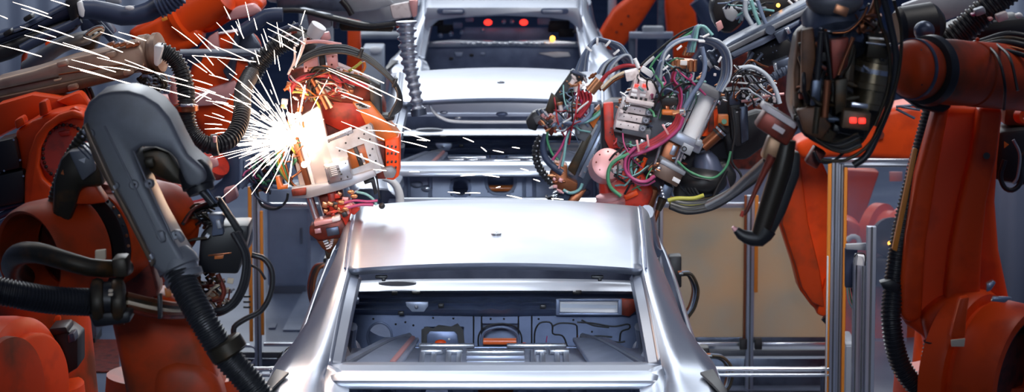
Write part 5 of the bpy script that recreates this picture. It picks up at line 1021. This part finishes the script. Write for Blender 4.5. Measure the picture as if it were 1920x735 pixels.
# hoses over the joint
MB().tube([W(x, y, dd) for x, y, dd in ((44,520,11.0),(24,500,10.8),(34,478,10.62),(70,474,10.5),(120,488,10.45),(170,502,10.45),(214,504,10.5),(236,502,10.6))], [22*q, 22*q, 21*q, 20*q, 18*q, 16*q, 15*q], 18).build('smooth_hose', OLIVE, L1)
slab('hose_cuff', [(208,486),(236,484),(240,520),(212,522)], 10.42, .12, OLIVE, L1, .01)
hose('ribbed_hose', [(-30,540,10.3),(30,552,10.3),(90,562,10.35),(150,566,10.4),(190,566,10.45)], 10.4, 27, RUBBER, L1, (.012, .10), 20)
for x in (184, 222): MB().lathe(W(x, 566, 10.42), (1, .08, .02), [(-13*q, 30*q), (-9*q, 40*q), (0, 43*q), (9*q, 40*q), (13*q, 30*q)], 36).build('clamp_ring', OLIVE, L1)
MB().lathe(W(204, 562, 10.42), (1, .08, .02), [(-8*q, 33*q), (8*q, 33*q)], 28).build('clamp_core', BLACK, L1)
for y in (546, 553): tilt_box('clamp_clip', 207, y, 8, 4, 0, 10.18, .02, TAG, L1, .001)
slab('clamp_base', [(164,588),(244,584),(244,606),(176,615)], 10.36, .16, BLACK, L1, .01)
for k in range(5): hose('pipe_bundle', [(238,552+7*k,10.45),(280,562+7*k,10.5),(320,570+6*k,10.6),(352,572+5*k,10.75)], 10.5, 5, (COPPER, OLIVE, TAG, COPPER, DKRED)[k], L1)
MB().box(W(300, 574, 10.46), (.012, .05, .08)).build('bundle_tie', BLACK, L1, .003)
# cast grey cover with the undercut hook
cv = [(155,236),(157,212),(166,192),(184,177),(208,171),(240,170),(268,178),(296,196),(318,222),(334,256),(352,290),(370,306),(384,318),(388,338),(372,352),(352,350),(342,330),(330,300),(316,284),(292,276),(266,276),(250,284),(256,304),(272,344),(300,404),(332,462),(346,484),(348,500),(330,512),(304,516),(284,500),(268,460),(240,410),(206,350),(176,296)]
CV = slab('arm_cover', cv, 10.55, .26, COVER, L1, .05, 4)
slab('cover_edge', [(155,236),(160,232),(210,340),(244,404),(290,494),(284,502),(236,408),(204,350),(174,298)], 10.50, .06, mat('dark_brown_edge', (.16, .11, .07), .4, .4, (.07, .06, .06), 10), CV, .012)  # left edge strip coloured browner and darker than the cover
for a, b_, w in (((196,236),(300,450),2.2),((250,284),(326,452),2),((170,258),(286,480),1.8)): rod('cover_rib', a, b_, 10.535, w, COVER, CV)
for p in ((170,250),(216,348),(252,346),(280,344),(302,440),(330,440)):
    o = MB().lathe(W(p[0], p[1], 10.56), (0, -1, .1), [(-.02, 9*q), (.016, 9*q), (.022, 7*q)], 20).build('cover_lug', COVER, CV); MB().ball(W(p[0], p[1], 10.535), 2.4*q, 10).build('lug_screw', BLACK, CV)
slab('lug_pad', [(294,436),(306,432),(312,452),(300,458)], 10.53, .04, COVER, CV, .008); slab('lug_pad', [(324,434),(336,432),(348,450),(338,458)], 10.53, .04, COVER, CV, .008)
for p, w in (((283,482),6),((214,352),5),((157,248),5)): tilt_box('cover_latch', p[0], p[1], w*1.8, w, -60, 10.5, .05, GREYP, CV, .003); MB().ball(W(p[0] - 2, p[1] + 8, 10.49), 2.6*q, 8).build('latch_screw', STEEL, CV)
MB().lathe(W(330, 488, 10.62), (.42, -.25, -.88), [(-.03, 30*q), (0, 38*q), (.03, 39*q), (.034, 33*q), (.05, 33*q), (.055, 37*q), (.075, 36*q), (.078, 27*q), (.03, 26*q)], 40, False).build('hose_socket', COVER, CV)
MB().lathe(W(336, 496, 10.62), (.42, -.25, -.88), [(0, 24*q), (.05, 24*q)], 28).build('socket_insert', COPPER, CV)
slab('hook_inside', [(252,286),(292,274),(318,284),(344,330),(346,350),(320,344),(290,330),(262,310)], 10.75, .12, OLIVE, L1, .02); slab('hook_detail', [(268,300),(286,296),(290,312),(274,316)], 10.7, .06, TAG if False else OLIVE, L1, .006)
MB().lathe(W(364, 322, 10.62), (.35, -.2, -.9), [(-.03, 22*q), (0, 30*q), (.05, 31*q), (.055, 26*q), (.075, 24*q)], 32).build('end_cap', BLACK, L1)
rod('cap_cable', (368,346), (400,382), 10.6, 8, RUBBER, L1); rod('cap_cable', (378,340), (406,380), 10.58, 3.5, SLATE, L1)
hose('ribbed_hose', [(332,504,10.6),(352,548,10.55),(384,606,10.5),(420,662,10.5),(470,720,10.5),(510,780,10.5)], 10.5, 28, RUBBER, L1, (.014, .10), 20)
MB().lathe(W(424, 652, 10.5), W(440, 680, 10.5) - W(408, 628, 10.5), [(-14*q, 30*q), (-10*q, 35*q), (12*q, 35*q), (16*q, 30*q)], 32).build('hose_band', OLIVE, L1)
slab('orange_flag', [(308,540),(320,542),(322,556),(310,558)], 10.7, .02, LEDA if False else CORANGE, L1, .003)
# dark gear head with triangle sticker behind the cover
slab('gear_head', [(112,300),(128,282),(160,278),(186,310),(196,350),(150,352),(130,420),(96,420),(100,340)], 11.0, .2, OLIVE, L1, .02); slab('gear_plate', [(128,284),(164,280),(176,300),(178,322),(154,340)], 10.96, .06, COVER, L1, .008)
slab('warning_triangle', [(147,300),(160,296),(158,306)], 10.945, .005, WHITE, L1, 0); slab('warning_triangle', [(114,326),(118,318),(120,328)], 10.96, .005, CORANGE, L1, 0)
for k in range(6): rod('gear_fin', (146+5*k,276-5*k), (168+4*k,298-6*k), 10.93, 1.8, SLATE, L1)
hose('head_cable', [(96,430),(102,370),(122,310),(150,262),(170,236)], 11.1, 12, OLIVE, L1, (.016, .12), 14)
# black box with cable loop right of the cover
BX = thing('valve_box', 'black valve box with cable loop right of the grey cover', 'valve box', W(410, 520, 11.4))
slab('box_body', [(376,440),(392,424),(466,422),(466,440),(446,514),(370,512)], 11.4, .2, BLACK, BX, .01); slab('box_label', [(390,478),(434,473),(434,476),(390,481)], 11.39, .006, COPPER, BX, .001); slab('box_label', [(402,480),(420,478),(418,485),(402,486)], 11.39, .006, CORANGE, BX, .001)
slab('box_connector', [(388,404),(416,402),(422,412),(416,420),(420,440),(396,444),(398,420)], 11.36, .08, mat('blue_grey_plug', (.15, .18, .26), .4, .3), BX, .008); slab('connector_latch', [(404,414),(412,412),(416,428),(408,430)], 11.33, .03, GREYP, BX, .003)
slab('box_bracket', [(400,372),(412,370),(456,436),(448,446)], 11.38, .04, BLACK, BX, .006); slab('rear_block', [(308,398),(340,392),(362,420),(356,470),(330,450)], 11.6, .2, BLACK, BX, .02)
MB().ball(W(458, 440, 11.7), M(22, 11.5), 20, (.8, .6, 1.4)).build('grey_bulb', GREYP, BX); rod('white_button', (386,440), (392,444), 11.34, 4, WHITE, BX)
for i in range(3): hose('loop_cable', [(446-5*i,436),(464-3*i,480),(462-4*i,528),(444-3*i,566-2*i),(420,584-3*i),(398,590-3*i)], 11.3 - .02*i, (6, 8, 5)[i], RUBBER, BX)
for i in range(5): hose('top_cable', [(330+4*i,430-3*i),(352+3*i,404-3*i),(380+4*i,390-3*i),(408,384-3*i)], 11.45 - .03*i, (4, 5, 3, 4, 3)[i], (BLACK, OLIVE, RUBBER, BLACK, DKRED)[i], BX)
hose('side_cable', [(340,458),(360,450),(388,446)], 11.34, 3, OLIVE, BX)
hose('brown_cable', [(372,512),(376,540),(396,560),(410,556)], 11.4, 4, COPPER, BX); hose('brown_cable', [(408,514),(420,546),(410,570)], 11.4, 5, DKRED, BX)
hose('far_loop', [(472,478),(496,486),(510,510),(508,548),(490,582),(460,598),(440,612),(438,626)], 11.6, 5.5, RUBBER, BX); hose('far_loop', [(468,496),(486,506),(498,524)], 11.6, 2.4, BLACK, BX)
tangle(BX, 26, 396, 548, 40, 34, 11.45, .06, [OLIVE, BLACK, COPPER, TAG, DKRED], (1.6, 3.6), 91, (.2, .5)); tangle(BX, 16, 380, 410, 46, 24, 11.5, .06, [BLACK, OLIVE, RUBBER], (1.6, 3.4), 93, (0, -.5))
fittings(BX, 18, 396, 540, 40, 36, 11.5, .05, [OLIVE, BLACK, TAG, COPPER, GREYP], (6, 13), 95)
# orange base with black motor at the lower left corner
LB = thing('welding_robot', 'bright orange robot base with black motor in the lower left corner', 'robot', (W(30, 735, 12.6).x, 12.7, 0))
MB().lathe(W(22, 720, 12.5), (.88, -.45, .05), [(-.14, M(120, 12)), (-.1, M(134, 12)), (0, M(136, 12)), (.06, M(134, 12)), (.08, M(124, 12)), (.09, M(104, 12)), (.13, M(104, 12)), (.14, M(96, 12))], 56).build('base_drum', ORANGE, LB)
MB().lathe(W(-6, 730, 12.3), (.88, -.45, .05), [(0, M(96, 12)), (.05, M(106, 12)), (.08, M(104, 12)), (.09, M(80, 12))], 48).build('base_rim', ORANGE2, LB)
slab('motor_body', [(88,622),(124,618),(146,634),(146,690),(120,706),(100,716),(96,660)], 12.7, .22, BLACK, LB, .008); slab('motor_cap', [(92,616),(124,613),(128,624),(96,630)], 12.66, .18, BLACK, LB, .006); slab('motor_fin', [(126,628),(138,624),(142,640),(128,644)], 12.64, .1, SLATE, LB, .006)
MB().cyl(W(20, 720, 12.8), Vector((W(20, 720, 12.8).x, 12.8, 0)), .30, .42, 32).build('base_column', ORANGE, LB)
slab('base_shoulder', [(80,592),(116,590),(112,612),(86,618)], 12.9, .15, ORANGE, LB, .02)

# ------------------------------------------------------------------ orange link with bolted recess, further left
d = 12.9
L2 = thing('welding_robot', 'bright orange robot link with round bolted recess at left edge', 'robot', (W(80, 500, 13.2).x, 13.2, 0))
slab('link_body', [(28,246),(60,226),(100,212),(140,204),(156,210),(170,240),(120,330),(96,400),(84,470),(40,470),(42,330)], d, .24, ORANGE, L2, .02, 3)
rim = [(46,330),(54,288),(66,254),(84,232),(110,214),(136,206),(156,214),(160,226),(136,222),(112,230),(90,248),(76,278),(72,312),(80,336),(98,352),(92,380),(84,440),(44,440)]
slab('link_rim', rim, d - .07, .10, ORANGE, L2, .015, 3)
MB().cyl(W(124, 286, d - .012), W(124, 286, d - .004), M(52, d), None, 40).build('recess_face', RED, L2)
for k in range(26): a = math.radians(40 + k*9.5); MB().ball(W(124 + 44*math.cos(a), 286 - 52*math.sin(a), d - .03), M(4, d), 8).build('recess_bolt', (BLACK, DKRED)[k % 2], L2)
slab('recess_tab', [(108,248),(130,244),(132,254),(114,256)], d - .03, .03, RED, L2, .004)
slab('link_bolt_boss', [(128,206),(138,200),(150,206),(152,218),(134,216)], d - .04, .06, ORANGE, L2, .008); slab('top_fin', [(72,192),(86,188),(92,212),(74,220)], d - .02, .1, ORANGE, L2, .01); slab('top_fin', [(26,226),(42,218),(48,232),(30,244)], d - .02, .1, ORANGE, L2, .01)
slab('black_module', [(-10,266),(26,258),(36,300),(38,316),(-10,326)], d - .06, .2, BLACK, L2, .012); slab('black_module', [(-10,330),(44,318),(48,360),(44,380),(-10,390)], d - .06, .2, BLACK, L2, .012); slab('module_gap', [(-10,318),(40,308),(46,318),(-10,334)], d + .04, .1, GREYP, L2, .004)
bolts('module_screw', [(26,262),(38,300),(44,330),(8,320)], d - .065, 2, STEEL, L2)
slab('upper_shell', [(-10,196),(60,176),(160,190),(150,206),(60,226),(-10,262)], d + .25, .2, ORANGE, L2, .03); slab('upper_shell', [(100,190),(150,170),(170,200),(140,206)], d + .2, .1, ORANGE, L2, .02)
hose('side_cables', [(-10,395),(30,384),(60,380)], d, 5, DKBLUE, L2); hose('side_cables', [(-10,410),(20,396),(50,388)], d, 6, DKBLUE, L2); hose('side_cables', [(-10,425),(24,406),(46,396)], d, 5, CBLUE, L2)
slab('lower_link', [(40,460),(84,460),(100,560),(40,560)], d + .02, .2, ORANGE2, L2, .02)
MB().cyl(W(66, 550, 13.1), Vector((W(66, 550, 13.1).x, 13.1, 0)), .22, .36, 28).build('base_column', ORANGE2, L2)
# ------------------------------------------------------------------ brown dusty arm
d = 13.3
L3 = thing('welding_robot', 'dusty grey brown robot arm reaching in from the left edge', 'robot', W(130, 180, d))
MB().prism([pw(p, d) for p in ((-20,152),(60,132),(128,110),(200,94),(262,82),(272,100),(272,128),(250,138),(190,152),(110,172),(-20,200))], (0, .26, 0)).build('arm_tube', BROWNARM, L3, .04, 4)
slab('arm_ledge', [(-20,186),(110,158),(240,128),(262,130),(240,146),(110,178),(-20,206)], d - .06, .12, mat('brown_ledge', (.17, .085, .05), .4, .3, (.07, .04, .025), 8), L3, .012)
rod('arm_seam', (-20,172), (110,144), d - .012, 2, mat('dark_seam', (.06, .03, .02), .5), L3); rod('arm_seam', (110,140), (240,120), d - .012, 1.6, COPPER, L3)
for p in ((116,120),(136,164),(240,136),(206,104)): tilt_box('arm_lug', p[0], p[1], 20, 11, 14, d - .09, .06, BROWNARM, L3, .008)
slab('arm_tag', [(100,150),(116,146),(114,150),(102,153)], d - .025, .006, TAG, L3, .001)
MB().lathe(W(262, 104, d + .1), W(300, 98, d + .08) - W(262, 104, d + .1), [(-.06, .07), (0, .072), (.01, .085), (.05, .085), (.055, .070), (.07, .070), (.075, .085), (.095, .085), (.10, .06)], 36).build('flange', BROWNARM, L3)
for k in range(5): tilt_box('flange_lever', 206 + 12*k, 84 + 2*(k % 2), 14, 7, 20, d - .04, .06, COPPER, L3, .004)
slab('white_cuff', [(288,84),(306,88),(302,104),(296,126),(288,122)], d - .09, .14, WHITE, L3, .012)
hose('ribbed_hose', [(298,94,13.3),(320,104,13.3),(338,128,13.3),(347,160,13.28),(350,190,13.25),(350,216,13.25),(358,246,13.25),(380,268,13.25),(404,272,13.28),(430,262,13.32),(448,236,13.4),(454,206,13.5),(456,170,13.7),(470,140,13.9)], 13.3, 17, RUBBER, L3, (.016, .20), 18)
MB().lathe(W(350, 202, 13.25), (0.02, 0, -1), [(-.012, M(19, d)), (-.008, M(22, d)), (.012, M(22, d)), (.016, M(19, d))], 28).build('hose_clamp', COPPER, L3); tilt_box('clamp_clip', 350, 198, 24, 6, 0, 13.16, .03, STEEL, L3, .002)
MB().lathe(W(402, 272, 13.27), (1, 0, .1), [(-.014, M(18, d)), (-.01, M(21, d)), (.014, M(21, d)), (.018, M(18, d))], 28).build('hose_clamp', RUBBER, L3); slab('clamp_clip', [(398,256),(406,256),(405,268),(400,268)], 13.14, .03, PINK, L3, .003)
# cable pack under the flange
for k in range(6): hose('cable_coil', [(258+3*k,150),(276,136+3*k),(300,134+3*k),(312,148+2*k),(306,166),(286,170)], d + .06 - .015*k, 3, (OLIVE, COPPER, BLACK, GREYP, BLACK, OLIVE)[k], L3)
tangle(L3, 20, 284, 156, 30, 18, d + .02, .05, [BLACK, OLIVE, COPPER, GREYP, CBLUE], (1.6, 3.4), 101, (0, .5))
fittings(L3, 12, 290, 160, 30, 18, d + .06, .05, [BLACK, OLIVE, DKRED, GREYP, CBLUE], (7, 14), 103)
for k in range(4): hose('hanging_cable', [(150+6*k,164),(156+6*k,178),(162+5*k,194)], d + .02, 3, (BLACK, OLIVE, DKRED, BLACK)[k], L3)
MB().ball(W(328, 168, d + .15), M(24, d), 20, (.6, .6, 1.2)).build('pink_end', PINK, L3)
hose('upper_pipe', [(50,128,13.8),(80,108,13.75),(110,88,13.7),(140,76,13.7),(165,70,13.75)], 13.75, [15, 15, 15, 14, 13], COVER, L3)
slab('pipe_clip', [(150,62),(168,56),(184,70),(176,96),(158,100),(146,84)], 13.9, .12, OLIVE, L3, .01)
for k in range(3): hose('pipe_bail', [(158+4*k,66),(176+3*k,52+2*k),(194,50+3*k),(190-3*k,64),(172,72)], 13.7 - .02*k, 2.4, (GREYP, COPPER, TAG)[k], L3)
# ------------------------------------------------------------------ blue black tube arm further back
d = 16.2
L4 = thing('welding_robot', 'blue black robot arm with white collar and thick hose at upper left', 'robot', W(100, 60, d))
MB().prism([pw(p, d) for p in ((-20,66),(40,48),(100,16),(150,-10),(160,20),(150,30),(110,44),(60,60),(-20,92))], (0, .25, 0)).build('arm_shell', DKBLUE, L4, .03, 3)
MB().prism([pw(p, d - .03) for p in ((-20,94),(60,62),(120,40),(142,40),(140,60),(90,78),(20,112),(-20,124))], (0, .2, 0)).build('arm_shell', BLACK, L4, .03, 3)
for p in ((14,62),(52,34)): tilt_box('arm_clip', p[0], p[1], 18, 10, 30, d - .05, .1, BLACK, L4, .01)
hose('arm_tube', [(40,92),(80,70),(130,48),(150,36)], d - .06, 9, DKBLUE, L4)
slab('collar_block', [(120,0),(146,-4),(150,30),(146,54),(134,50)], d - .08, .16, BLACK, L4, .015); slab('white_collar', [(143,4),(152,2),(158,20),(156,34),(148,30)], d - .12, .14, WHITE, L4, .01)
hose('thick_hose', [(152,18),(190,20),(230,30),(268,26),(300,10),(320,-10)], d - .05, [18, 19, 19, 19, 20, 20], DKBLUE, L4); hose('ribbed_cuff', [(296,14),(316,4),(336,-12)], d - .08, 22, DKBLUE, L4, (.02, .12), 16)
hose('inner_pipe', [(170,30),(200,62),(216,80)], d + .05, 8, SLATE, L4); slab('pale_cover', [(190,-10),(220,-10),(226,8),(200,6)], d + .1, .08, GREYP, L4, .01)
MB().ball(W(243, 15, d - .12), M(6, d), 12, (1.5, .6, .8)).build('painted_hose_glint', WHITE, L4)  # white ball paints a glint on the dark hose
slab('side_block', [(150,36),(196,34),(216,64),(200,70),(150,60)], d + .15, .15, DKBLUE, L4, .02)
slab('orange_tab', [(84,80),(96,78),(98,90),(86,92)], d - .1, .05, ORANGE, L4, .005); slab('orange_side', [(40,104),(48,96),(44,130),(38,132)], d + .1, .1, ORANGE, L4, .01)
# ------------------------------------------------------------------ orange robot behind the sparks
d = 17.6
L5 = thing('welding_robot', 'orange robot with flanged arm and long grey rod behind the sparks', 'robot', (W(268, 300, 18.3).x, 18.3, 0))
MB().prism([pw(p, d) for p in ((236,60),(300,30),(342,16),(356,34),(380,60),(376,84),(340,98),(310,104),(260,92))], (0, .3, 0)).build('forearm', ORANGE, L5, .04, 3)
MB().lathe(W(340, 34, d + .1), W(390, 6, d + .05) - W(340, 34, d + .1), [(-.03, .13), (0, .16), (.03, .16), (.04, .13), (.10, .12), (.30, .10)], 36).build('forearm_flange', ORANGE, L5)
slab('elbow', [(350,30),(390,-10),(470,-10),(500,10),(480,30),(430,40),(400,60),(370,66)], d + .1, .3, ORANGE, L5, .05, 3)
slab('pink_panel', [(420,36),(440,14),(476,6),(492,22),(470,30),(436,38)], d - .02, .08, PINK, L5, .02)
slab('upright', [(372,84),(400,70),(450,60),(480,80),(490,140),(450,200),(440,260),(410,278),(380,262),(362,220),(350,150)], d + .05, .35, ORANGE, L5, .05, 3)
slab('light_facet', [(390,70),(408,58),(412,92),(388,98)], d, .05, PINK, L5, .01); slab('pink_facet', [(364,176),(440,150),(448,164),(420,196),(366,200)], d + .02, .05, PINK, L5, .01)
slab('dark_cable_pad', [(416,132),(430,116),(440,60),(452,64),(440,140),(430,156)], d - .02, .06, SLATE, L5, .015)
MB().cyl(W(338, 97, d - .1), W(488, 96, d - .1), M(5, d)).build('grey_rod', CGREY, L5); MB().cyl(W(346, 104, d - .1), W(470, 104, d - .1), M(3, d)).build('grey_rod', SLATE, L5); slab('rod_bracket', [(342,104),(380,106),(376,120),(350,118)], d - .08, .06, SLATE, L5, .01)
hose('blue_hose', [(450,62),(476,46),(500,30),(530,28)], d - .1, 14, DKBLUE, L5); slab('dark_joint', [(440,70),(470,60),(490,90),(470,120),(446,110)], d + .02, .1, SLATE, L5, .02)
tilt_box('yellow_tab', 308, 36, 10, 6, 20, d - .1, .03, AMBER, L5, .002)
MB().cyl(W(304, 250, 18.3), Vector((W(304, 250, 18.3).x, 18.3, 0)), .14, .2, 28).build('base_column', DKRED, L5); slab('shoulder', [(230,180),(400,190),(410,262),(240,250)], 18.15, .25, ORANGE2, L5, .04)
hose('floor_hose', [(430,276),(440,320),(430,350),(400,372)], d - .3, 20, DKBLUE, L5)
MB().lathe(W(392, 310, d - .4), (.6, -.4, .6), [(-.06, M(20, d)), (0, M(34, d)), (.05, M(34, d)), (.06, M(24, d))], 32).build('flange', RED, L5); slab('pink_flange', [(372,292),(406,298),(410,312),(384,320),(370,306)], d - .6, .05, PINK, L5, .01)
# hose arcs below
HA = thing('cable_guide', 'bunch of curved pale and red cables under the grey cover tip', 'cable guide', W(350, 384, 16.8))
for k in range(6): hose('curved_cable', [(312,362+6*k),(334,376+5*k),(356,380+4*k),(384,374+4*k)], 16.8 - .03*k, 3, (CRED, PINK, WHITE, CGREY, BLACK, DKBLUE)[k], HA)
slab('guide_saddle', [(318,340),(352,352),(376,350),(372,366),(340,370),(316,356)], 16.9, .1, RED, HA, .01)
# rack of cables in a grey tube frame left of the gun
d = 16.6
RK = thing('cable_rack', 'grey tube frame full of dark cables left of the sparking gun', 'rack', W(490, 400, d))
for a, b_ in (((452,290),(452,352)),((452,290),(520,284)),((452,352),(488,318)),((460,300),(460,350)),((520,284),(528,330)),((470,344),(530,352))): rod('rack_tube', a, b_, d - .05, 4, CBLUE, RK)
fittings(RK, 34, 500, 326, 36, 34, d, .08, [BLACK, OLIVE, DKBLUE, BRASS, CBLUE, GREYP, DKRED], (6, 14), 111); tangle(RK, 34, 498, 324, 44, 40, d - .05, .08, [BLACK, CBLUE, DKBLUE, CMAG, CGREEN, BLACK], (1.4, 3), 113, (0, .5))
hose('drooping_cable', [(480,352),(490,384),(516,392),(536,378),(540,362)], d - .1, 2.6, BLACK, RK); hose('drooping_cable', [(470,350),(484,372),(510,384),(530,384)], d - .12, 2.6, DKBLUE, RK)
slab('pink_cover', [(418,356),(440,350),(446,372),(424,384)], d + .1, .1, PINK, RK, .01); slab('rack_plate', [(470,290),(520,290),(536,350),(476,350)], d + .12, .03, DKBLUE, RK, .006)
# blurred plates high in the middle
d = 19.0
FX = thing('clamp_fixture', 'grey lapped sheet plates of a clamp fixture above the sparking gun', 'fixture', W(640, 40, d))
slab('lower_sheet', [(500,4),(560,12),(620,26),(660,36),(700,44),(746,38),(770,30),(782,10),(770,-12),(500,-12)], d + .1, .1, GREYP, FX, .02); slab('upper_sheet', [(516,-12),(640,-12),(652,6),(660,22),(620,22),(570,14),(520,20)], d, .06, SLATE, FX, .015); slab('upper_sheet', [(640,-12),(720,-12),(740,8),(700,20),(662,24),(650,4)], d - .05, .06, GREYP, FX, .015)
slab('bright_end', [(730,10),(772,2),(782,20),(770,34),(736,36)], d - .08, .06, PALE, FX, .015); slab('pink_edge', [(766,0),(784,0),(782,30),(774,34)], d - .1, .05, PINK, FX, .01)
MB().tube([pw(p, d - .05) for p in ((500,22),(560,20),(620,34),(680,48),(730,46),(776,38))], M(5, d), 10).build('dark_seam', BLACK, FX); MB().tube([pw(p, d - .1) for p in ((640,0),(652,14),(660,28))], M(6, d), 10).build('dark_seam', BLACK, FX)
slab('grey_block', [(574,24),(620,26),(622,52),(580,56)], d + .2, .15, GREYP, FX, .01); slab('small_block', [(624,34),(636,34),(636,54),(624,54)], d + .2, .1, SLATE, FX, .008); slab('red_edge', [(736,44),(776,36),(772,50),(744,54)], d + .1, .06, RED, FX, .01); slab('dark_underside', [(622,30),(700,48),(740,50),(736,60),(640,58)], d + .25, .1, OLIVE, FX, .01)
# coiled foil duct hanging beside the farthest car
DU = thing('flexible_duct', 'crinkled silver foil duct hanging left of the middle car roof', 'duct', W(775, 200, 16.9))
hose('duct_tube', [(762,40),(764,80),(768,120),(776,160),(784,206)], 16.9, [20, 18, 16, 13, 12], GALV, DU, (.042, .26), 18); rod('duct_collar', (784,204), (786,216), 16.9, 15, SLATE, DU)
# pale bent bracket between the gun and the middle car
PB = thing('guide_bracket', 'pale curved bracket rising behind the near roof beside the sparking gun', 'bracket', W(740, 390, 17.0))
MB().tube([pw(p, 17.0) for p in ((748,400),(750,372),(744,350),(732,338),(718,334))], [M(8, 17), M(8, 17), M(8, 17), M(7, 17), M(5, 17)], 12).build('bracket_tube', WHITE, PB); slab('bracket_foot', [(736,384),(758,384),(760,404),(734,404)], 16.98, .06, GREYP, PB, .006); MB().cyl(W(748, 400, 17.02), Vector((W(748, 400, 17.02).x, 17.02, 0)), .03).build('bracket_stand', SLATE, PB)
# cable clusters beside the near car
for nm, lab, px, py, dd, pts in (('cable_bundle', 'brown and grey cable loop on a black box right of the near car', 1266, 500, 17.6, [(1276,510),(1292,512),(1304,540),(1298,572),(1284,594)]), ('cable_bundle', 'dark red cable loop left of the near car window', 586, 540, 17.6, [(612,494),(594,500),(584,530),(586,560),(598,590)]), ('cable_bundle', 'low cable coil by the tail corner right of the near car', 1350, 690, 17.6, [(1330,664),(1352,668),(1368,690),(1364,720),(1350,735)])):
    t = thing(nm, lab, 'cables', W(px, py, dd))
    if px > 1300: slab('box', [(1308,652),(1330,652),(1330,680),(1312,680)], dd, .12, BLACK, t, .01)
    elif px > 1000: slab('box', [(1254,482),(1278,480),(1278,540),(1256,540)], dd, .12, BLACK, t, .01)
    else: slab('box', [(606,484),(624,484),(624,500),(606,500)], dd, .12, BLACK, t, .01)
    sp = W({1266: 1260, 586: 617, 1350: 1316}[px], py + 10, dd + .05); MB().cyl(sp, Vector((sp.x, sp.y, 0)), .02).build('box_stand', BLACK, t)
    for i in range(5): hose('cable', [(x + (i-2)*2.5, y + (i % 3)*3) for x, y in pts], dd - .02*i, (2.6, 2, 2.4, 2, 3)[i], ((COPPER, CGREY, BLACK, CBLUE, OLIVE) if px > 1000 else (DKRED, BLACK, DKRED, OLIVE, COPPER))[i], t)
LC = thing('cable_bundle', 'black wire tuft beside the left tail of the near car', 'cables', W(536, 660, 17.6))
for i in range(5): hose('cable', [(520+4*i,672),(528+3*i,662-2*i),(540+2*i,656-i),(552,648+3*i)], 17.6 - .02*i, 2, (BLACK, RUBBER, CGREY, BLACK, OLIVE)[i], LC)
fittings(LC, 6, 536, 662, 14, 8, 17.6, .03, [BLACK, STEEL], (4, 8), 121)
